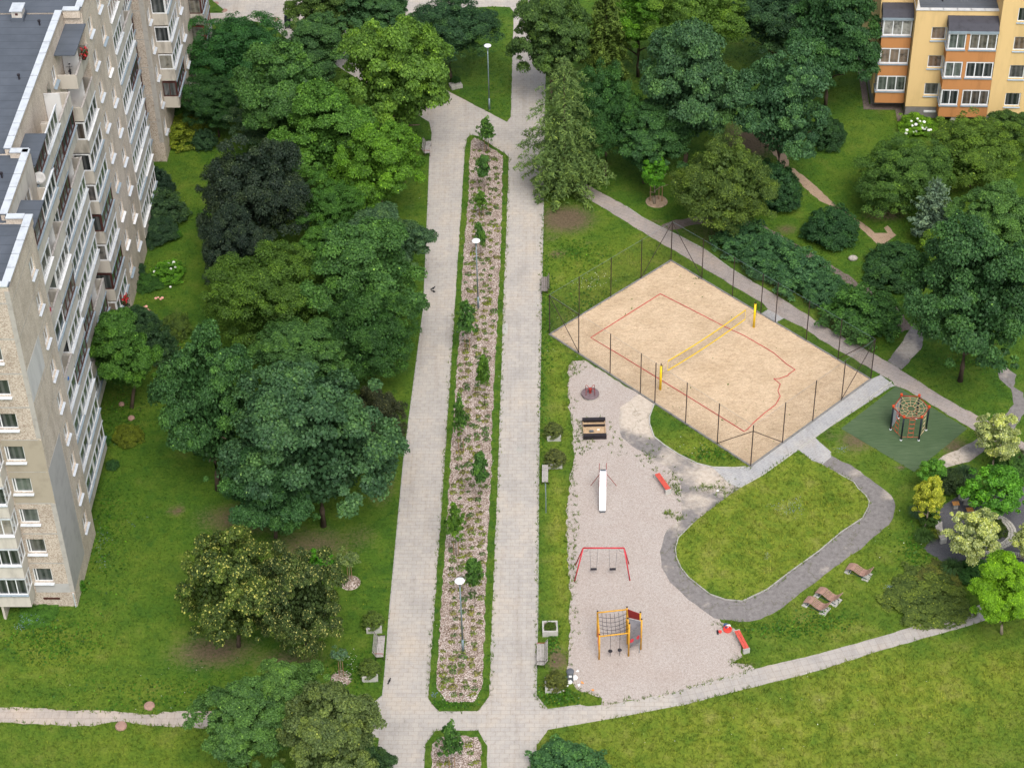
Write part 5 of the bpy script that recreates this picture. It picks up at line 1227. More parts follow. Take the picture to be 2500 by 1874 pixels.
# local: x along the front, y away from the viewer, z up
YF = lambda y: (lambda x, z: (x, y, z))
FY, ZY = 2.84, 1.2
def ywall(x0, x1, y, holes, z1, z0=1.2, name='wall', mat='render_yellow'):
    b = MB(); b.wall(YF(y), 0, x0, x1, z0, z1, holes, .18, (0, 1, 0)); return b.build(name, mat, yh)
TOP = 11.0
hm = [(1.5, 2.78, ZY+1.22+FY*k, ZY+2.46+FY*k) for k in range(3)]
hr = [(8.5, 9.85, ZY+.95+FY*k, ZY+2.28+FY*k) for k in range(5)]
ywall(0, 7.1, 0, hm, TOP)
ywall(7.1, 15, -1.2, hr, 16.5)
ywall(-2.85, 0, 2.15, [], 16.5)
b = MB()
b.quad((0, 2.15, 1.2), (0, 0, 1.2), (0, 0, 16.5), (0, 2.15, 16.5)); b.quad((7.1, -1.2, 1.2), (7.1, 0, 1.2), (7.1, 0, 16.5), (7.1, -1.2, 16.5))
b.quad((7.1, 0, TOP), (7.1, 7, TOP), (7.1, 7, 16.5), (7.1, 0, 16.5)); b.quad((0, 7, TOP), (0, 2.15, TOP), (0, 2.15, 16.5), (0, 7, 16.5))
b.quad((-2.85, 14, 1.2), (-2.85, 2.15, 1.2), (-2.85, 2.15, 16.5), (-2.85, 14, 16.5)); b.quad((0, 7, TOP), (7.1, 7, TOP), (7.1, 7, 16.5), (0, 7, 16.5))
b.quad((15, -1.2, 1.2), (15, 14, 1.2), (15, 14, 16.5), (15, -1.2, 16.5)); b.quad((15, 14, 1.2), (-2.85, 14, 1.2), (-2.85, 14, 16.5), (15, 14, 16.5)); b.build('wall', 'render_yellow', yh)
b = MB(); b.prism([(-2.81, 13.9), (-2.81, 2.19), (.04, 2.19), (.04, .04), (7.06, .04), (7.06, -1.16), (14.9, -1.16), (14.9, 13.9)][::-1], 0, 1.2); b.build('plinth', 'plinth', yh)
b = MB(); b.prism([(-2.85, 14), (-2.85, 2.15), (0, 2.15), (0, 7), (7.1, 7), (7.1, -1.2), (15, -1.2), (15, 14)][::-1], 16.5, 16.8); b.build('roof', 'bitumen', yh)
b = MB(); b.box(.35, 7.1, .35, 7, TOP-.2, TOP-.02); b.build('roof', 'bitumen', yh)
for i in range(6):
    b = MB(); b.box(-.08+.42*(i == 0)+7.1/6*i+.01, 7.1/6*(i+1)-.01, -.08, .36, TOP, TOP+.05); b.build('coping', 'whitemetal', yh)
for i in range(4):
    b = MB(); b.box(-.08, .34, -.08+(i*1.8)+.01, (i+1)*1.8-.09, TOP, TOP+.05) if i else b.box(-.08, .34, -.08, 1.71, TOP, TOP+.051); b.build('coping', 'whitemetal', yh)
b = MB(); b.tube([(2.4, 1.6, TOP-.1), (2.4, 1.6, TOP+.45)], .06, 8); b.build('vent_pipe', 'rubber', yh)
for h in hm: window(yh, YF(0), (0, -1, 0), *h, mull=(.95,), depth=.12, sill=(.10, .16, 'grey_metal'))
for h in hr: window(yh, YF(-1.2), (0, -1, 0), *h, mull=(.94,), depth=.12, sill=(.10, .16, 'grey_metal'))
def ybal(x0, x1, yb, yf, k, spans, dz=0.0, nms=(3,)):
    z = ZY+FY*k+dz; b = MB()
    b.box(x0, x1, yf, yf+.1, z-.22, z+1.02); b.box(x0, x0+.1, yf+.1, yb, z-.22, z+1.02); b.box(x1-.1, x1, yf+.1, yb, z-.22, z+1.02); b.box(x0+.1, x1-.1, yf+.1, yb, z-.22, z-.05)
    o = b.build('balcony', 'render_orange', yh)
    zt = z+2.62-.02
    for (a, c), nm in zip(spans, nms): glazing(o, YF(yf+.02), (0, -1, 0), a, c, z+1.02, zt, nm, 'white', fw=.09)
    glazing(o, lambda a, zz: (x0+.01, a, zz), (-1, 0, 0), yf+.1, yb-.02, z+1.02, zt, 1, 'white', fw=.09)
    s_ = MB()
    for a, c in spans: s_.box(a-.06, c+.04, yf-.09, yf, z+.90, z+1.02)
    s_.box(x0-.09, x0, yf-.09, yb, z+.90, z+1.02); s_.build('sill', 'grey_metal', o)
    for (a, c), (a2, c2) in zip(spans, spans[1:]):
        s_ = MB(); s_.box(c+.02, a2-.02, yf, yf+.1, z+1.02, zt+.02); s_.build('pier', 'render_orange', o)
    return o
for k in range(3):
    ybal(2.80, 7.06, 0, -1.30, k, [(2.86, 4.35), (4.68, 7.02)], nms=(2, 3))
    ybal(-2.66, -.06, 2.15, .88, k, [(-2.60, -.10)], .02, (3,))
def canopy(x0, x1, yb, yf, z):
    b = MB(); zt = z+.75
    b.quad((x0, yf-.12, z), (x1, yf-.12, z), (x1, yf+.35, zt-.18), (x0, yf+.35, zt-.18)); b.quad((x0, yf+.35, zt-.18), (x1, yf+.35, zt-.18), (x1, yb, zt), (x0, yb, zt))
    b.quad((x0, yf-.12, z-.12), (x1, yf-.12, z-.12), (x1, yf-.12, z), (x0, yf-.12, z))
    for x in (x0, x1): b.quad((x, yf-.12, z-.12), (x, yf-.12, z), (x, yf+.35, zt-.18), (x, yb, zt), (x, yb, z-.12))
    b.build('canopy', 'dark_roof', yh)
    b = MB(); b.box(x0, x1, yf-.14, yf-.122, z-.24, z-.0); b.build('canopy_fascia', 'grey_metal', yh)
canopy(2.74, 7.09, 0, -1.3, ZY+FY*3+.05); canopy(-2.74, -.02, 2.15, .88, ZY+FY*3+.05)
b = MB(); b.box(4.0, 4.42, -1.2, -.75, 0, ZY-.22); b.build('balcony_support', 'concrete', yh)
for x0, x1, y in ((1.7, 2.75, 0), (8.4, 9.5, -1.2)):
    b = MB(); b.box(x0, x1, y-.0-.05, y+.04, .62, .8); b.build('basement_window', 'white', yh)
b = MB(); b.box(-3.5, -2.95, 2.2, 14, 0, .03); b.box(-3.5, -.05, 1.3, 2.15, 0, .031); b.box(-.65, 0, -.6, 1.3, 0, .029); b.build('apron', 'darkdirt', yh)
# ------------------------------------------------------------------ street furniture
def lamp(base, lab):
    p = at(*base); t = thing('street_lamp', lab, 'street lamp', p, 0, 'grey street lamps along the promenade')
    b = MB(); b.tube([(0, 0, 0), (0, 0, 1.2)], .085, 12); b.tube([(0, 0, 1.2), (0, 0, 6.35)], .055, 12, r1=.045); b.build('pole', 'lamp_metal', t, True)
    b = MB(); b.lathe([(.05, 6.2), (.07, 6.25), (.09, 6.45), (.20, 6.66), (.21, 6.68)], 20); b.build('lamp_cup', 'lamp_metal', t, True)
    b = MB(); b.lathe([(.29, 6.68), (.33, 6.70), (.33, 6.73), (.20, 6.78), (.02, 6.80)], 24); b.build('lamp_head', 'lamp_top', t, True)
    b = MB(); b.lathe([(.17, 0), (.17, .03), (.09, .05)], 14); b.build('base_plate', 'lamp_metal', t)
lamp((1195, 268), 'tall grey street lamp on the grass triangle at the top')
lamp((1168, 753), 'tall grey street lamp in the far half of the bark bed')
lamp((1130.7, 1591), 'tall grey street lamp at the near end of the bark bed')

def bench(p, rz, lab, kind, grp='benches along the promenade'):
    "seat along local y, front towards +x"
    t = thing('park_bench', lab, 'bench', (p.x, p.y, .0), rz, grp); Lh = .95 if kind != 'wood' else .95
    sm = {'metal': 'weathered', 'wood': 'old_planks', 'flat': 'weathered'}[kind]
    b = MB()
    if kind == 'flat':
        for i in range(5): b.box(-.22+i*.09, -.22+i*.09+.075, -.92, .92, .43, .47)
        b.build('seat', sm, t)
        for y in (-.72, .72):
            b = MB(); b.tube([(-.26, y, 0), (-.16, y, .42)], .03, 6); b.tube([(.26, y, 0), (.16, y, .42)], .03, 6); b.beam((-.18, y, .41), (.2, y, .41), .05, .04); b.build('leg', 'dark_metal', t)
        return t
    nS = 5 if kind == 'metal' else 3; wS = .48/nS
    for i in range(nS): b.box(-.22+i*wS, -.22+i*wS+wS*.84, -Lh, Lh, .43+.012*i, .465+.012*i)
    b.build('seat', sm, t)
    b = MB()
    for i in range(4 if kind == 'metal' else 2):
        st = .11 if kind == 'metal' else .2
        z = .54+i*st; x = -.27-.06*i*(1 if kind == 'metal' else 1.6)
        b.beam((x, -Lh, z), (x, Lh, z), .03, st*.84, up=(.25, 0, 1))
    b.build('backrest', sm, t)
    for y in (-Lh+.12, Lh-.12):
        b = MB(); b.tube([(.22, y, 0), (.22, y, .44), (-.22, y, .42), (-.30, y, 0)], .024, 6); b.tube([(-.22, y, .42), (-.45, y, .95)], .022, 6); b.build('leg', 'dark_metal', t)
        if kind == 'metal':
            b = MB(); b.tube([(.22, y, .44), (.24, y, .66), (-.30, y, .68)], .02, 6); b.build('armrest', 'crimson' if y < 0 else 'dark_metal', t)
    return t
bench(at(1329, 704), math.pi-PHI, 'grey plank bench with a backrest at the corner of the court fence', 'wood')
bench(at(1331, 1166), -PHI, 'flat slatted bench without a backrest beside a pole', 'flat')
bench(at(1320, 1608), math.pi-PHI, 'slatted bench with red front tubes on the right of the near walkway', 'metal')
bench(at(930, 1589), -PHI, 'slatted bench with armrests on the left edge of the near walkway', 'metal')
bench(at(1024, 604), -PHI, 'bench half hidden by the maple overhanging the left walkway', 'metal')
bench(at(1045, 370), -PHI, 'bench almost hidden at the far left edge of the walkway', 'metal')

def planter(p, lab, ball=None, plants=False, rz=0):
    t = thing('planter', lab, 'planter', p, rz, 'square concrete planters beside the promenade'); o = .52; i_ = .40
    b = MB()
    for x0, x1, y0, y1 in ((-o, o, -o, -i_), (-o, o, i_, o), (-o, -i_, -i_, i_), (i_, o, -i_, i_)): b.box(x0, x1, y0, y1, 0, .48)
    b.build('box', 'light_concrete', t)
    b = MB(); b.box(-i_, i_, -i_, i_, 0, .38); b.build('soil', 'darkdirt', t)
    if ball:
        ox = bpy.data.objects.new('box_ball', CR['clipped']); C.objects.link(ox); ox.location = (p.x+ball[0], p.y+ball[1]-.05, .50); r_ = ball[2]*1.02; ox.scale = (r_, r_, r_*.92); ox.color = (*ball[3], 1)
        tag(ox, ball[4], 'clipped shrub', 'clipped shrubs in the planters')
    if plants:
        ox = bpy.data.objects.new('planter_weeds', CR['bushy']); C.objects.link(ox); ox.location = (p.x, p.y, .42); ox.scale = (.42, .40, .22); ox.color = (.07, .12, .02, 1)
        tag(ox, 'low green plants growing in the planter without a ball shrub', 'plants')
OLV = (.105, .165, .035)
planter(at(1352, 1066), 'concrete planter nearest the sandbox, mostly under its round shrub', (-.05, .06, .78, (.115, .15, .045), 'round olive shrub in the planter nearest the sandbox'))
planter(at(1355, 1133), 'concrete planter just beyond the flat bench', (.0, .02, .86, (.115, .14, .045), 'flattened olive shrub in the planter beyond the flat bench'))
planter(at(1343, 1540), 'open concrete planter with low plants beside the near bench', None, True)
planter(at(1350, 1678), 'concrete planter by the litter bin, mostly hidden by its ball shrub', (.18, .05, .82, (.115, .14, .035), 'clipped brownish ball shrub beside the overflowing litter bin'))
planter(at(914, 1532), 'concrete planter above the left bench with a ball shrub', (-.08, .14, .80, OLV, 'clipped ball shrub above the left bench'), rz=.03)
planter(at(904, 1650), 'concrete planter below the left bench with a ball shrub', (-.04, .16, .80, OLV, 'clipped ball shrub below the left bench'), rz=.03)
p = at(1115+75, 215); 
p = at(1113, 214); t = thing('planter', 'low concrete trough half under the yellow-green maple', 'planter', p, .35, 'square concrete planters beside the promenade'); b = MB(); b.box(-.55, .55, -.4, .4, 0, .4); b.build('box', 'concrete', t)
ox = bpy.data.objects.new('trough_shrub', CR['clipped']); C.objects.link(ox); ox.location = (p.x, p.y+.25, .62); ox.scale = (.5, .42, .4); ox.color = (.03, .09, .02, 1); tag(ox, 'small dark shrub behind the low concrete trough', 'clipped shrub')

t = thing('sign_post', 'thin blue-grey pole with an edge-on sign beside the flat bench', 'sign post', at(1333, 1251))
b = MB(); b.tube([(0, 0, 0), (0, 0, 2.75)], .035, 8); b.build('pole', 'lamp_metal', t); b = MB(); b.box(-.045, -.025, -.25, .25, 2.1, 2.7); b.build('sign_plate', 'grey_metal', t)
t = thing('container_bin', 'dark navy rounded container with a white disc on top beside the round plaza', 'bin', at(704, 68))
b = MB(); b.prism([(-.3, -.3), (.3, -.3), (.3, .3), (-.3, .3)], .25, 1.25)
pts = [(-.3, 1.25)]+[(.3*-math.cos(a*math.pi/8), 1.25+.22*math.sin(a*math.pi/8)) for a in range(1, 8)]+[(.3, 1.25)]
k = len(b.v); b.v += [(x, -.3, z) for x, z in pts]+[(x, .3, z) for x, z in pts]; n_ = len(pts)
for i in range(n_-1): b.f.append((k+i, k+i+1, k+n_+i+1, k+n_+i))
b.f.append(tuple(range(k, k+n_))[::-1]); b.f.append(tuple(range(k+n_, k+2*n_))); b.build('body', 'navy_metal', t)
b = MB(); b.lathe([(.17, 1.475), (.17, 1.49), (.02, 1.50)], 16); b.build('lid_disc', 'lamp_top', t)
for sx in (-.26, .26):
    b = MB(); b.box(sx-.04, sx+.04, -.28, .28, 0, .25); b.build('leg', 'navy_metal', t)
for px, py, r_, lab in ((365,1724,.36,'pinkish round cover on the lawn side of the narrow left path'),(296,1773,.38,'pinkish round cover on the lower edge of the narrow left path'),(297,988,.22,'brownish round stone at the foot of the curved garden tree'),(321,1022,.26,'brownish round stone on the lawn near the yellow-leaved bush')):
    b = MB(); b.lathe([(r_, .0), (r_, .10), (r_*.9, .16), (r_*.4, .19), (.01, .2)], 20); tag(b.build('well_cover', 'pink_stone', loc=at(px, py)), lab, 'well cover', 'round pinkish covers in the lawns')
for px, py, lab in ((526,9,'red-brown disc in the round plaza, at the tip of the lawn corner'),(547,26,'red-brown disc on the lawn corner edge of the plaza'),(675,48,'red-brown disc beside the navy container'),(718,30,'red-brown disc next to the autumn-tinged maple')):
    b = MB(); b.lathe([(.34, .004), (.34, .03), (.3, .045), (.01, .05)], 20); tag(b.build('paving_disc', 'pink_stone', loc=at(px, py)), lab, 'paving disc', 'red-brown discs in the tiled plaza')
lw = [at(*q) for q in ((400,-20),(470,-20),(526,8),(547,26),(540,30),(475,32),(400,33))]
slab('lawn_corner', rag(lw, .4, .03, 31), .001, .05, 'grass')
b = MB(); b.ball((0, 0, .16), .36, 8, 1.15, .8, .7); tag(b.build('boulder', 'stone', smooth=True, loc=at(2082, 634)), 'pale boulder on the grass beside the long hedge', 'boulder')

# ------------------------------------------------------------------ court fence
FPX_ = dict(fl=[(1342,816.7),(1414.7,862),(1487,915),(1562,962.6),(1597,986),(1674,1034),(1753,1083.6),(1832.4,1138.6)], bl=[(1342,816.7),(1417,775),(1494,728),(1566.7,682.5),(1638,637)], br=[(1638,637),(1707.6,685),(1781,730),(1855,768),(1890,790),(1966,834),(2045,879),(2125.5,926.4)], fr=[(2125.5,926.4),(2054,978.4),(1984,1029),(1909,1082),(1832.4,1138.6)])
FHt = 4.0
fo = at(1342, 816.7); fence = thing('court_fence', 'four metre fence of thin brown posts and netting round the sand court', 'fence', fo)
done = set()
def rel(p, z=0): return (p[0]-fo.x, p[1]-fo.y, z)
SD = {}
for k, px in FPX_.items():
    pts = G(px); a, c = pts[0], pts[-1]; d = (c-a); 
    pts = [a+d*max(0, min(1, (q-a).dot(d)/d.length_squared)) for q in pts]; SD[k] = pts
    for q in pts:
        key = (round(q.x, 1), round(q.y, 1))
        if key in done: continue
        done.add(key); b = MB(); b.tube([rel(q), rel(q, FHt)], .038, 8); b.build('post', 'dark_metal', fence)
    for z_, r0 in ((FHt-.03, .009), (.12, .006)): b = MB(); b.tube([rel(a, z_), rel(c, z_)], r0, 4); b.build('wire', 'lamp_metal', fence)
    b = MB(); L_ = d.length; u_ = d/L_; nx = Vector((-u_.y, u_.x, 0))
    n_ = int(L_/.13)
    for i in range(n_):
        q = a+d*((i+.5)/n_); w_ = u_*.0035
        b.quad(rel(q-w_, .05), rel(q+w_, .05), rel(q+w_, FHt-.03), rel(q-w_, FHt-.03))
    for i in range(int(FHt/.13)):
        z = .1+i*.13; b.quad(rel(a, z-.003), rel(c, z-.003), rel(c, z+.003), rel(a, z+.003))
    b.build('net', 'net_wire', fence)
def brace(top, bot, zt=FHt-.1):
    b = MB(); b.tube([rel(top, zt), rel(bot, .15)], .03, 6); b.build('brace', 'dark_metal', fence)
brace(SD['fl'][0], SD['fl'][1]); brace(SD['bl'][0], SD['bl'][1]); brace(SD['bl'][-1], SD['bl'][-2]); brace(SD['br'][0], SD['br'][1]); brace(SD['br'][-1], SD['br'][-2]); brace(SD['fr'][0], SD['fr'][1]); brace(SD['fr'][-1], SD['fr'][-2], 3.45); brace(SD['fl'][-1], SD['fl'][-2], 3.45)

# volleyball posts, net, boundary rope
def vpost(px, lab):
    p = at(*px); t = thing('net_post', lab, 'net post', (p.x, p.y, .03), 0, 'padded yellow volleyball posts')
    b = MB(); b.tube([(0, 0, 0), (0, 0, 2.35)], .095, 12); b.build('padding', 'bright_yellow', t, True); b = MB(); b.tube([(0, 0, 2.35), (0, 0, 2.58)], .04, 8); b.tube([(.1, .02, 1.2), (.1, .02, 2.4)], .025, 6); b.build('pole', 'dark_metal', t)
    return p
va = vpost((1612, 952), 'padded yellow volleyball post near the front fence'); vb = vpost((1840, 800), 'padded yellow volleyball post near the diagonal path')
d = vb-va; u_ = d.normalized(); t = thing('volleyball_net', 'sagging volleyball net with yellow tapes across the sand court', 'net', (va.x, va.y, 0))
na, nb_ = u_*.75, d-u_*1.15
def nz(s_, top): return (2.42 if top else 1.55)-.16*math.sin(math.pi*s_)-(.05 if not top else 0)
for top in (True, False):
    b = MB(); N_ = 16
    for i in range(N_):
        s0, s1 = i/N_, (i+1)/N_; b.beam(na.lerp(nb_, s0)+Vector((0, 0, nz(s0, top))), na.lerp(nb_, s1)+Vector((0, 0, nz(s1, top))), .02, .11)
    b.build('tape', 'net_yellow', t)
for s_ in (0, 1):
    q = na.lerp(nb_, s_); b = MB(); b.beam(q+Vector((0, 0, nz(s_, False))), q+Vector((0, 0, nz(s_, True))), .07, .02); b.build('side_tape', 'net_yellow', t)
b = MB()
for i in range(90):
    s_ = i/89; q = na.lerp(nb_, s_); w_ = u_*.004; b.quad(q-w_+Vector((0, 0, nz(s_, False))), q+w_+Vector((0, 0, nz(s_, False))), q+w_+Vector((0, 0, nz(s_, True))), q-w_+Vector((0, 0, nz(s_, True))))
for j_ in range(1, 9):
    for i in range(16):
        s0, s1 = i/16, (i+1)/16; f_ = j_/9; z0 = nz(s0, False)*(1-f_)+nz(s0, True)*f_; z1 = nz(s1, False)*(1-f_)+nz(s1, True)*f_
        p0, p1 = na.lerp(nb_, s0), na.lerp(nb_, s1); b.quad(p0+Vector((0, 0, z0-.004)), p1+Vector((0, 0, z1-.004)), p1+Vector((0, 0, z1+.004)), p0+Vector((0, 0, z0+.004)))
b.build('mesh', 'dark_rope', t)
b = MB()
for z in (2.4, 1.55): b.tube([(0, 0, z), na+Vector((0, 0, z))], .008, 4); b.tube([nb_+Vector((0, 0, z)), d+Vector((0, 0, z))], .008, 4)
b.build('cord', 'dark_rope', t)
rope = [(1612,719),(1527,772.5),(1442,826),(1500,860),(1597,919),(1672,965),(1745,1010),(1817,1055),(1826,1048),(1841,1032),(1866,1010),(1893,990),(1905,969),(1899,956),(1905,939),(1889,926),(1902,926),(1924,918),(1925,915),(1941,904),(1920,890),(1890,864),(1871,852),(1848,839),(1819,822),(1767,798),(1674,750),(1612,719)]
b = MB(); b.tube([(p.x, p.y, .085) for p in G(rope)], .028, 5); tag(b.build('boundary_rope', 'red'), 'thin red boundary rope lying loosely on the sand court', 'rope')

# ------------------------------------------------------------------ playground
p = at(1441, 965); t = thing('merry_go_round', 'small round merry-go-round with red bow handles on the gravel', 'merry-go-round', p)
b = MB(); b.lathe([(.62, 0), (.66, .05), (.66, .09), (.02, .09)], 28); b.build('base_ring', 'light_concrete', t)
b = MB(); b.lathe([(.6, .12), (.68, .14), (.68, .24), (.66, .26), (.01, .27)], 32); b.build('deck', 'rubber' if 0 else simple('worn_purple_deck', (.17, .125, .135), .7, .3, 4), t)
b = MB(); b.lathe([(.10, .27), (.10, .62), (.14, .66), (.12, .70), (.01, .71)], 12); b.build('hub', 'crimson', t)
for k in range(4):
    a = math.pi/4+k*math.pi/2; cx_, cy_ = math.cos(a), math.sin(a)
    b = MB(); b.tube([(cx_*.1, cy_*.1, .5), (cx_*.18, cy_*.18, .72), (cx_*.34, cy_*.34, .82), (cx_*.46, cy_*.46, .76), (cx_*.48, cy_*.48, .27)], .022, 6); b.build('handle', 'crimson', t, True)
q = [at(*x) for x in ((1425,1032),(1478,1032),(1478,1072),(1423,1071))]; cc = sum(q, Vector())/4; t = thing('sandbox', 'square sandbox with black front and back boards', 'sandbox', cc)
wx = (q[1]-q[0]).length/2; wy = (q[0]-q[3]).length/2
for y, nm in ((wy, 'back_board'), (-wy, 'front_board')):
    b = MB(); b.box(-wx-.05, wx+.05, y-.06, y+.06, 0, .42); b.box(-wx-.05, wx+.05, y-.18, y+.12, .42, .46); b.build(nm, 'black_wood', t)
b = MB(); b.box(-wx, wx, wy-.62, wy-.55, .2, .36); b.build('inner_board', 'black_wood', t)
for sx in (-1, 1):
    b = MB(); b.box(sx*wx-.035, sx*wx+.035, -wy+.06, wy-.06, 0, .24); b.build('side_board', 'pale_wood', t)
b = MB(); b.box(-wx+.036, wx-.036, -wy+.06, wy-.06, 0, .12); b.build('sand', 'boxsand', t)
for x, y, s_, mt, lab in ((-.22, -.2, .12, 'bin_grey', 'grey toy tub lying in the sandbox'), (.3, -.02, .07, 'trash_white', 'white paper scrap in the sandbox')):
    b = MB(); b.box(-s_*1.3, s_*1.3, -s_*.8, s_*.8, 0, s_*.7); b.box(-s_*1.1, s_*1.1, -s_*.6, s_*.6, s_*.7, s_*.8); tag(b.build('sand_toy', mt, loc=(cc.x+x, cc.y+y, .12)), lab, 'toy')
# slide
top = at(1472.5, 1152, 1.75); bot = at(1471, 1245, .22); t = thing('slide', 'narrow white metal slide with thin red legs', 'slide', (top.x, (top.y+bot.y)/2, 0)); o_ = Vector((top.x, (top.y+bot.y)/2, 0))
A_, B_ = top-o_, bot-o_; mid = A_.lerp(B_, .82)+Vector((0, 0, .02)); wv = Vector((.21, 0, 0))
b = MB(); pr = [A_+Vector((0, .12, 0)), A_, mid, B_+Vector((0, -.05, .03))]
for p0, p1 in zip(pr, pr[1:]):
    b.quad(p0-wv, p1-wv, p1+wv, p0+wv); b.quad(*[x-Vector((0, 0, .03)) for x in (p0-wv, p0+wv, p1+wv, p1-wv)])
b.build('chute', 'slide_steel', t)
for sx in (-1, 1):
    b = MB()
    for p0, p1 in zip(pr, pr[1:]): b.beam(p0+wv*sx*1.03+Vector((0, 0, .06)), p1+wv*sx*1.03+Vector((0, 0, .06)), .03, .16)
    b.build('side_rail', 'slide_steel', t)
    b = MB(); b.tube([A_+wv*sx*1.25+Vector((0, .35, .55)), A_+wv*sx*1.25+Vector((0, .32, -1.7))], .02, 6); b.build('ladder_rail', 'crimson', t)
    g_ = at(1442 if sx < 0 else 1505, 1185)-o_; b = MB(); b.tube([A_+wv*sx*1.2+Vector((0, -.05, -.15)), g_], .022, 6); b.build('leg', 'crimson', t)
b = MB()
for i in range(5): z = .25+i*.33; b.tube([A_-wv*1.25+Vector((0, .33, z-1.75)), A_+wv*1.25+Vector((0, .33, z-1.75))], .016, 6)
b.build('rung', 'crimson', t)
b = MB(); b.box(A_.x-.24, A_.x+.24, A_.y+.10, A_.y+.36, 1.66, 1.70); b.build('platform', 'bin_grey', t)
b = MB(); b.box(B_.x-.2, B_.x+.2, B_.y-.04, B_.y+.05, 0, .2); b.build('foot', 'bin_grey', t)
# swings
gl = [at(1404.8,1379), at(1402.3,1419)]; gr = [at(1535.5,1376), at(1538,1416.5)]; ml = (gl[0]+gl[1])/2; mr = (gr[0]+gr[1])/2
hz = 2.2
for hh in np.arange(1.5, 3, .02):
    if at(1424, 1337, hh).y <= ml.y: hz = hh; break
tl, trr = at(1424, 1337, hz), at(1523.5, 1337, hz); ts = thing('swing_set', 'red double swing frame standing on the gravel', 'swing set', ((ml.x+mr.x)/2, (ml.y+mr.y)/2, 0)); o_ = ts.location.copy()
b = MB(); b.tube([tl-o_, trr-o_], .055, 10); b.build('top_bar', 'red', ts, True)
for tp, gg in ((tl, gl), (trr, gr)):
    for g_ in gg: b = MB(); b.tube([tp-o_, g_-o_], .045, 8); b.build('leg', 'red', ts, True)
for sx, tp in ((1, tl), (-1, trr)):
    b = MB(); b.tube([tp-o_+Vector((sx*.38, 0, -.03)), tp-o_+Vector((sx*.28, 0, -.28)), tp-o_+Vector((sx*.1, 0, -.36)), tp-o_+Vector((-sx*.08, 0, -.32))], .015, 5); b.build('stay', 'bin_grey', ts)
for xa, xb in ((1440, 1459.5), (1487, 1506.5)):
    pa_, pb_ = at(xa, 1339, hz)-o_, at(xb, 1339, hz)-o_; sz = .45; mx_ = (pa_+pb_)/2
    s_ = MB(); s_.box(mx_.x-.22, mx_.x+.22, pa_.y-.09, pa_.y+.09, sz, sz+.05); seat = s_.build('swing_seat', 'rubber', ts)
    s_ = MB()
    for pp, sx in ((pa_, -1), (pb_, 1)): s_.tube([(pp.x, pp.y, hz-.03), (mx_.x+sx*.2, pa_.y, sz+.05)], .010, 5)
    s_.build('chain', 'bin_grey', seat)

# climbing frame with net and hanging discs
def C2(a, b_, z): return at(1440+a/5.95, 1460+b_/5.95, z)
FL = C2(135, 885, 0); FR_ = C2(562, 835, 0); zt = 2.1
BLp = C2(113, 192, 0); 
for hh in np.arange(1.5, 3.2, .02):
    zt = hh
    if C2(136, 525, hh).y <= FL.y: break
BLt, BRt = C2(113, 192, zt), C2(540, 145, zt); T2 = C2(735, 218, zt); T1 = C2(740, 740, 0)
tc = thing('climbing_frame', 'yellow climbing frame with a sagging rope net and a small red tower', 'climbing frame', ((FL.x+T1.x)/2, (FL.y+BLt.y)/2, 0)); o_ = tc.location.copy()
def cpost(q, h):
    p = Vector((q.x, q.y, 0))-o_; b = MB(); b.tube([p, p+Vector((0, 0, h))], .06, 10); po = b.build('post', 'yellow', tc, True)
    b = MB(); b.ball((p.x, p.y, h+.02), .065, 6); b.build('cap', 'dark_metal', po)
for q, h in ((FL, zt), (FR_, zt+.72), (BLt, zt), (BRt, zt+.1), (T2, zt+.1), (T1, zt+.5)): cpost(q, h)
q_ = C2(553, 300, zt); cpost(q_, zt+.05)
cr = {k: Vector((v.x, v.y, 0))-o_ for k, v in dict(FL=FL, FR=FR_, BL=BLt, BR=BRt, T2=T2, T1=T1).items()}
U3 = lambda p, z: p+Vector((0, 0, z))
for a, c, z in (('FL', 'FR', zt-.18), ('BL', 'BR', zt-.1), ('FL', 'BL', zt-.1), ('FR', 'BR', zt-.1)):
    b = MB(); b.tube([U3(cr[a], z), U3(cr[c], z)], .05, 8); b.build('beam', 'yellow', tc, True)
b = MB()
def netp(s_, t_): 
    p = (cr['FL']*(1-s_)+cr['FR']*s_)*(1-t_)+(cr['BL']*(1-s_)+cr['BR']*s_)*t_; return U3(p, zt-.12-.38*math.sin(math.pi*s_)*(.6+.4*math.sin(math.pi*t_)))
for i in range(1, 7): b.tube([netp(i/7, j_/10) for j_ in range(11)], .016, 5)
for i in range(1, 6): b.tube([netp(j_/12, i/6) for j_ in range(13)], .016, 5)
b.build('rope_net', 'dark_rope', tc)
for sx in (.38, .70):
    p = cr['FL'].lerp(cr['FR'], sx)+Vector((0, .12, 0)); b = MB(); b.tube([U3(p, 0.02), U3(p, zt-.2)], .014, 5); r_ = b.build('hanging_rope', 'dark_rope', tc)
    b = MB(); b.lathe([(.01, .50), (.13, .52), (.15, .55), (.13, .58), (.01, .60)], 14, (p.x, p.y, 0)); b.build('foot_disc', 'rubber', r_)
def panel(a, c, z0, z1, mat, nm, off=0):
    b = MB(); d_ = (c-a).normalized(); nn = Vector((-d_.y, d_.x, 0))*.02
    pts_ = [U3(a, z0), U3(c, z0), U3(c, z1), U3(a, z1)]; b.quad(*[p-nn for p in pts_]); b.quad(*[p+nn for p in pts_][::-1])
    for i in range(4): j_ = (i+1) % 4; b.quad(pts_[i]-nn, pts_[i]+nn, pts_[j_]+nn, pts_[j_]-nn)
    return b.build(nm, mat, tc)
panel(cr['BR'], cr['T2'], zt-.95, zt-.05, 'dark_red', 'back_panel')
fp = panel(cr['FR'].lerp(cr['T1'], .08), cr['FR'].lerp(cr['T1'], .92), .75, zt-.15, 'grey_panel', 'front_panel')
d_ = (cr['T1']-cr['FR']); nn = Vector((d_.y, -d_.x, 0)).normalized()*.03
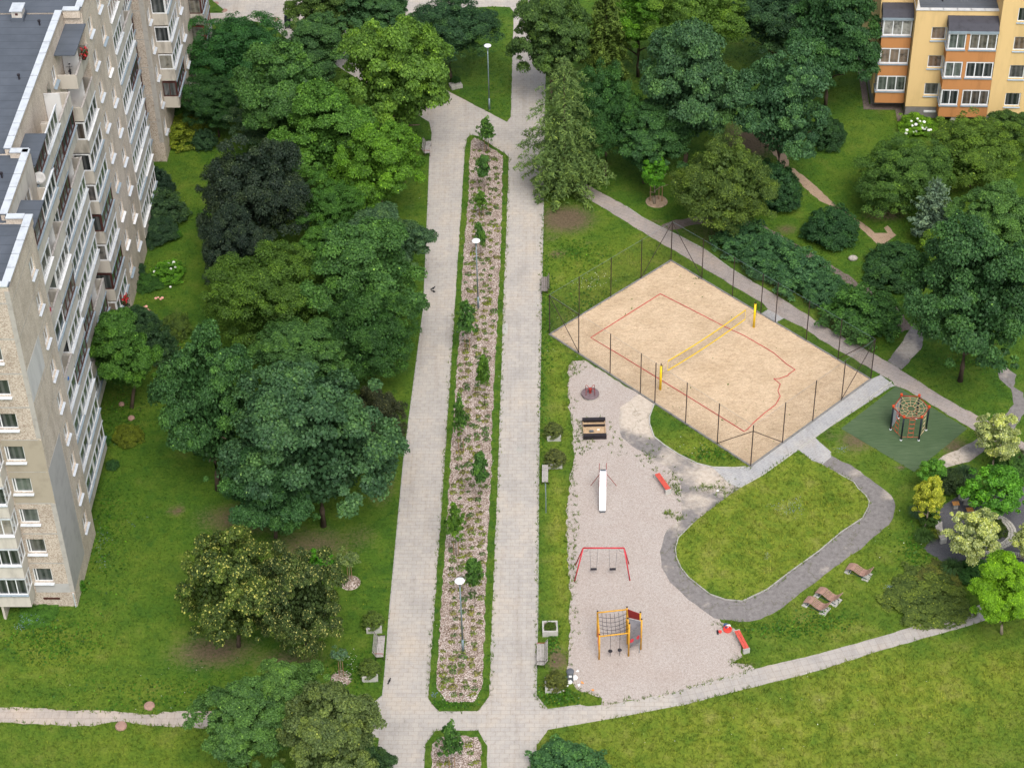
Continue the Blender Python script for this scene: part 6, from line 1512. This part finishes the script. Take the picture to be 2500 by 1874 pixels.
for s_ in (.22, .76):
    c_ = cr['FR']+d_*s_; b = MB(); k_ = len(b.v); b.v += [tuple(U3(c_+nn+d_.normalized()*.17*math.cos(a*math.pi/10), 1.35+.17*math.sin(a*math.pi/10))) for a in range(20)]; b.f.append(tuple(range(20))); b.v += [tuple(Vector(x)-nn*.4) for x in b.v[:20]]; b.f.append(tuple(range(39, 19, -1)))
    for a in range(20): b.f.append((a, (a+1) % 20, 20+(a+1) % 20, 20+a))
    b.build('round_opening', 'red', fp)
b = MB(); a0 = U3(cr['FR'].lerp(cr['BR'], .15), zt-.25); c0 = U3(cr['T1'].lerp(cr['T2'], .15), zt-.55); a1 = U3(cr['FR'].lerp(cr['BR'], .6), zt-.05); c1 = U3(cr['T1'].lerp(cr['T2'], .6), zt-.3)
b.quad(a0, c0, c1, a1); b.quad(*[x-Vector((0, 0, .04)) for x in (a1, c1, c0, a0)]); b.build('sloping_board', 'grey_panel', tc)
b = MB(); b.tube([a1, c1], .03, 6); b.build('board_edge', 'weathered', tc)
b = MB(); b.tube([U3(cr['T1']+Vector((-.12, -.3, 0)), 0), U3(cr['T1']+Vector((-.12, -.3, 0)), 1.7)], .022, 6); b.build('sliding_pole', 'lamp_metal', tc)
b = MB()
for i in range(5): z = .3+i*.33; b.tube([U3(cr['FL']+Vector((-.02, .1, 0)), z), U3(cr['BL'].lerp(cr['FL'], .25), z)], .02, 5)
b.build('side_rung', 'red_wood', tc)

# red plank benches on concrete ends
def plank_bench(a, c, lab, nb=3):
    pa_, pc = at(*a, .42), at(*c, .42); pa_.z = pc.z = 0; m_ = (pa_+pc)/2; d_ = (pc-pa_); t = thing('plank_bench', lab, 'bench', m_, math.atan2(d_.y, d_.x), 'red plank benches on the playground'); L_ = d_.length/2
    for i in range(nb):
        y = -.19+i*.40/nb; b = MB(); b.box(-L_, L_, y, y+.36/nb, .42, .46); b.build('plank', 'red_wood', t)
    for sx in (-1, 1):
        b = MB(); b.box(sx*L_-.10 if sx < 0 else L_-.04, -L_+.04 if sx < 0 else L_+.10, -.23, .23, 0, .418 if 0 else .415); b.build('end_block', 'light_concrete', t)
plank_bench((1604,1156), (1631,1194), 'red three-plank bench between the slide and the worn asphalt')
plank_bench((1799,1539), (1822,1582), 'red plank bench on the corner of the gravel beside the lawn', 2)

# hexagonal climbing net on the artificial turf
hx = [at(*q) for q in ((2174,1048.5),(2199.5,1074.5),(2242.7,1075),(2260.5,1050),(2236.5,1022),(2193.5,1020.5))]; hc_ = sum(hx, Vector())/6; th = thing('net_climber', 'hexagonal climbing net with black posts and red rails on the turf', 'climbing frame', hc_); H_ = 2.25
hp = [h-hc_ for h in hx]
for p in hp:
    b = MB(); b.tube([p+Vector((0, 0, .06)), U3(p, H_)], .065, 10); po = b.build('post', 'navy_metal', th, True)
    b = MB(); b.tube([U3(p, H_-.02), U3(p, H_+.12)], .10, 10); b.build('cap', 'orange_red', po); b = MB(); b.tube([p, p+Vector((0, 0, .08))], .09, 10); b.build('foot', 'lamp_top', po)
for i in range(6):
    b = MB(); b.tube([U3(hp[i], H_-.06), U3(hp[(i+1) % 6], H_-.06)], .036, 8); b.build('rail', 'crimson', th, True)
b = MB(); jt = MB()
mids = []
for i in range(6): mids += [hp[i].lerp(hp[(i+1) % 6], .25), hp[i].lerp(hp[(i+1) % 6], .75)] if i % 2 else [hp[i].lerp(hp[(i+1) % 6], .2), hp[i].lerp(hp[(i+1) % 6], .5)]
N12 = 12; rr_ = [(hp[i//2].lerp(hp[(i//2+1) % 6], .5*(i % 2)+.02)) for i in range(12)]
for i in range(12): b.tube([U3(rr_[i], H_-.06), U3(rr_[i]*.68, H_-.16), U3(rr_[i]*.22, H_-.22)], .016, 5)
for s_ in (.22, .45, .66, .80):
    ring = [U3(rr_[i].normalized()*(1.45*s_), H_-.06-.18*(1-s_)) for i in range(12)]; b.tube(ring+[ring[0]], .016, 5, caps=False)
    for i in range(0, 12, 2 if s_ < .6 else 3): jt.ball(tuple(ring[i]), .035, 6)
b.build('rope_web', 'rope', th); jt.build('rope_joint', 'orange_red', th)
def ladder(a, c, n_, ropes='rope', w0=.25, w1=.75):
    b = MB(); l_, r_ = a.lerp(c, w0+.1), a.lerp(c, w1-.1)
    for p in (l_, r_): b.tube([U3(p, .25), U3(p, H_-.08)], .012, 5)
    for i in range(n_): z = .35+i*.42; b.tube([U3(l_, z), U3(l_.lerp(r_, .5), z-.04), U3(r_, z)], .026, 5)
    b.tube([U3(a, .3), U3(l_, .36)], .012, 4); b.tube([U3(c, .3), U3(r_, .36)], .012, 4)
    return b
ladder(hp[1], hp[2], 5).build('rope_ladder', 'orange_red', th); ladder(hp[2], hp[3], 5).build('rope_ladder', 'rope', th); ladder(hp[0], hp[1], 5).build('rope_ladder', 'orange_red', th)
b = MB(); a, c = hp[5].lerp(hp[0], .08), hp[5].lerp(hp[0], .92); nn = Vector((c.y-a.y, a.x-c.x, 0)).normalized()*.02
pts_ = [U3(a, .15), U3(c, .15), U3(c, H_-.15), U3(a, H_-.15)]; b.quad(*[p+nn for p in pts_]); b.quad(*[p-nn for p in pts_][::-1]); cw = b.build('climbing_wall', 'climb_panel', th)
b = MB()
for i in range(7): s_ = rnd.random(); b.ball(tuple(U3(a.lerp(c, .15+.7*s_), .4+i*.22)+nn*2), .05, 5)
b.build('climbing_hold', 'orange_red', cw)

# wavy loungers
def lounger(foot, head, lab):
    "foot end and head end of the lying surface, as ground points"
    a, c = at(*foot), at(*head); d_ = c-a; t = thing('lounger', lab, 'lounger', ((a+c)/2).to_tuple(), math.atan2(d_.y, d_.x), 'wavy wooden loungers on the lawn'); L_ = .92
    prof = [(-1.0, .30), (-.82, .40), (-.6, .47), (-.4, .46), (-.15, .36), (.1, .28), (.3, .27), (.45, .33), (.62, .50), (.80, .72), (.92, .86)]
    cur = [Vector((x*L_, 0, z)) for x, z in prof]; pts_ = []
    for p0, p1 in zip(cur, cur[1:]):
        k_ = 3
        for i in range(k_): pts_.append((p0.lerp(p1, i/k_), (p1-p0).normalized()))
    b = MB()
    for p, dd in pts_:
        x = dd*.028; b.beam(p+Vector((0, -.36, 0))-x*0, p+Vector((0, .36, 0)), .052, .03, up=tuple(Vector((-dd.z, 0, dd.x))))
    b.build('slats', 'lounger_wood', t)
    for y in (-.24, .24):
        b = MB(); b.tube([p-Vector((0, -y, .045)) for p in cur], .022, 6); b.tube([(-.75*L_, y, .03), (-.62*L_, y, .42)], .025, 6); b.tube([(.15*L_, y, .22), (.30*L_, y, .05), (.72*L_, y, .05)], .028, 6); b.tube([(-.9*L_, y, .04), (.72*L_, y, .04)], .022, 6); b.build('frame_rail', 'teal_metal', t)
    for x0, x1 in ((-1.08, -.66), (.34, .86)):
        b = MB(); b.box(x0*L_, x1*L_, -.44, .44, 0, .035); b.build('base_slab', 'light_concrete', t)
lounger((2076,1392), (2122,1410), 'single wavy wooden lounger closest to the asphalt loop bend')
lounger((2002,1450), (2046,1472), 'right one of the two wavy wooden loungers side by side')
lounger((1974,1473), (2018,1493), 'left one of the two wavy wooden loungers side by side')

# plaza: chess table, stools, curved benches, sett ring
p = at(2361, 1228); t = thing('chess_table', 'concrete table with a dark chess pattern on its top', 'table', p, -.05); 
b = MB(); b.box(-.5, .5, -.48, .48, .70, .80); b.build('table_top', 'light_concrete', t); b = MB(); b.box(-.28, .28, -.22, .22, 0, .70); b.build('pedestal', 'concrete', t)
b = MB()
for i in range(8):
    for j_ in range(8):
        if (i+j_) % 2: b.box(-.12+i*.055, -.12+i*.055+.05, -.26+j_*.055, -.26+j_*.055+.05, .801, .806)
b.build('chess_pattern', 'bin_grey', t)
for (px, py), lab in (((2332,1239), 'orange slatted stool left of the chess table'), ((2351,1211), 'orange slatted stool behind the chess table'), ((2366,1254), 'orange slatted stool in front of the chess table')):
    q = at(px, py); t = thing('slatted_stool', lab, 'stool', q, .08, 'orange slatted stools at the chess table'); b = MB()
    for i in range(4): b.box(-.24+i*.122, -.24+i*.122+.105, -.2, .2, .42, .46)
    b.build('seat', 'stool_wood', t); b = MB(); b.box(-.16, .16, -.14, .14, 0, .42); b.build('pedestal', 'concrete', t)
def curved_bench(px, py, rad, a0, a1, lab, back=True):
    q = at(px, py); t = thing('curved_bench', lab, 'bench', q, 0, 'curved slatted benches round the plaza'); b = MB(); bb = MB(); n_ = 16
    for i in range(n_):
        a = a0+(a1-a0)*(i+.5)/n_; e = Vector((math.cos(a), math.sin(a), 0)); tn = Vector((-e.y, e.x, 0)); w_ = abs(a1-a0)/n_*rad*.72
        b.beam(U3(e*(rad-.22), .45), U3(e*(rad+.26), .45), w_, .045)
        if back: bb.beam(U3(e*(rad+.30), .52), U3(e*(rad+.42), .92), w_, .03, up=tuple(tn))
    b.build('seat', 'weathered', t)
    if back: bb.build('backrest', 'lounger_wood' if 0 else 'old_planks', t)
    for s_ in (.03, .5, .97):
        a = a0+(a1-a0)*s_; e = Vector((math.cos(a), math.sin(a), 0)); tn = Vector((-e.y, e.x, 0))*.1
        b = MB(); P_ = [e*(rad-.2)-tn, e*(rad+.24)-tn, e*(rad+.24)+tn, e*(rad-.2)+tn]; b.prism([(x.x, x.y) for x in P_], 0, .425); b.build('support', 'light_concrete', t)
curved_bench(2400, 1300, 3.1, R(165), R(198), 'curved slatted bench beside the bright yellow young maple', False)
curved_bench(2415, 1290, 3.0, R(245), R(278), 'curved bench with a slatted back in front of the large cream-yellow maple')
curved_bench(2480, 1292, 3.0, R(250), R(290), 'curved bench with a slatted back near the right edge')
curved_bench(2420, 1290, 3.4, R(96), R(118), 'slatted bench behind the green tree over the chess table', False)
q = at(2414, 1297); b = MB()
for ri, r_ in enumerate((1.42, 1.62, 1.82)):
    n_ = int(2*math.pi*r_*.62/.17)
    for i in range(n_):
        a = R(-100)+R(205)*(i+.5*(ri % 2))/n_; e = Vector((math.cos(a), math.sin(a), 0)); tn = Vector((-e.y, e.x, 0)); b.beam(e*r_-tn*.065+Vector((0, 0, .05)), e*r_+tn*.065+Vector((0, 0, .05)), .17, .12)
tag(b.build('sett_ring', 'cobble', loc=(q.x, q.y, 0)), 'curved low edging of grey stone setts in the plaza', 'stone edging')
ox = bpy.data.objects.new('ring_planting', CR['bushy']); C.objects.link(ox); ox.location = (q.x+.5, q.y+.2, .1); ox.scale = (.75, .9, .35); ox.color = (.05, .08, .02, 1); tag(ox, 'low dark planting inside the curved stone edging', 'plants')

# litter bin with rubbish, toys, birds
p = at(1392, 1659); t = thing('litter_bin', 'grey litter bin overflowing with rubbish bags at the edge of the gravel', 'litter bin', p)
b = MB(); b.prism([(-.2, -.22), (.2, -.22), (.2, .2), (-.2, .2)], 0, .78); b.build('body', 'bin_grey', t); b = MB(); b.lathe([(.26, .78), (.27, .84), (.2, .93), (.02, .96)], 12); b.build('hood', 'bin_grey', t); b = MB(); b.box(-.1, .1, -.24, -.221, .5, .68); b.build('label', 'lamp_top', t)
for px, py, r_, m_, lab in ((1383,1660,.22,'trash_green','green rubbish bag leaning on the litter bin'),(1402,1657,.24,'trash_white','pale blue-white rubbish bag right of the litter bin'),(1391,1667,.18,'trash_white','white rubbish bag in front of the litter bin'),(1375,1652,.13,'trash_orange','orange carton left of the litter bin')):
    q = at(px, py); b = MB(); b.ball((0, 0, r_*.6), r_, 7, 1.05, .9, .8); b.ball((r_*.3, .02, r_*1.25), r_*.35, 6); tag(b.build('rubbish_bag', m_, smooth=True, loc=q), lab, 'rubbish', 'rubbish around the litter bin')
for i, (px, py, m_) in enumerate(((1410,1638,'trash_white'),(1413,1672,'trash_white'),(1422,1667,'trash_orange'),(1385,1674,'trash_white'),(1377,1685,'trash_white'),(1447,1684,'trash_orange'),(1752,1198,'trash_white'))):
    q = at(px, py); b = MB(); b.quad((-.10, -.05, .02), (.05, -.09, .04), (.12, .03, .02), (-.02, .1, .06)); b.quad((-.12, -.05, .015), (-.02, .1, .055), (.12, .03, .015), (.05, -.09, .035)); b.quad((.05, -.09, .04), (.14, -.02, .1), (.12, .03, .02)); o = b.build('paper_scrap', m_, loc=q); o.rotation_euler = (0, 0, i*1.1); tag(o, 'crumpled scrap of paper litter lying on the ground', 'paper scrap', 'scattered paper scraps')
q = at(1776, 1538)
b = MB(); b.lathe([(.26, 0), (.30, .06), (.30, .16), (.24, .18), (.22, .05), (.01, .05)], 14); tag(b.build('toy_tray', 'toy_red', loc=q), 'red plastic toy tray beside the red plank bench', 'toy')
b = MB(); b.lathe([(.12, 0), (.16, .24), (.17, .25), (.12, .05), (.01, .05)], 12); tag(b.build('toy_bucket', 'toy_blue', loc=at(1772, 1531)), 'dark blue toy bucket behind the red toy tray', 'toy')
b = MB(); b.box(-.16, .16, -.1, .1, 0, .12); b.box(-.1, .1, -.08, .08, .12, .2); tag(b.build('toy_truck', 'trash_white', loc=at(1778, 1530)), 'white and grey toy behind the red toy tray', 'toy')
b = MB(); b.box(-.06, .06, -.16, .16, 0, .09); b.box(-.04, .04, -.04, .12, .09, .17); tag(b.build('toy_car', 'rubber', loc=at(1752, 1544)), 'small black toy car on the gravel', 'toy')
b = MB(); b.lathe([(.1, 0), (.12, .12), (.01, .13)], 10); tag(b.build('toy_cup', 'toy_red', loc=at(1758, 1543)), 'small pink-red toy cup next to the toy car', 'toy')
def bird(px, py, rz, lab):
    t = thing('crow', lab, 'bird', at(px, py), rz, 'crows on the left walkway'); t.scale = (.8, .8, .8)
    b = MB(); b.ball((0, 0, .17), .085, 8, 2.0, 1, .95); b.ball((.19, 0, .25), .055, 7, 1.1, 1, 1); b.ball((.12, 0, .21), .05, 6, 1.4, 1, 1); b.tube([(.24, 0, .25), (.31, 0, .235)], .016, 5, r1=.003); b.quad((-.14, -.04, .18), (-.14, .04, .18), (-.34, .06, .13), (-.34, -.06, .13)); b.quad((-.14, -.04, .165), (-.34, -.06, .115), (-.34, .06, .115), (-.14, .04, .165)); b.build('body', 'bird', t, True)
    for y in (-.03, .03): b = MB(); b.tube([(0, y, .11), (.01, y, .0), (.06, y, .005)], .008, 4); b.build('leg', 'bird', t)
bird(1058, 706, .6, 'black crow walking on the left walkway, the farther of the pair')
bird(1059, 714, -.8, 'black crow on the left walkway, the nearer of the pair')
bird(951, 1664, 1.2, 'lone dark bird on the left walkway near the planter below the left bench')
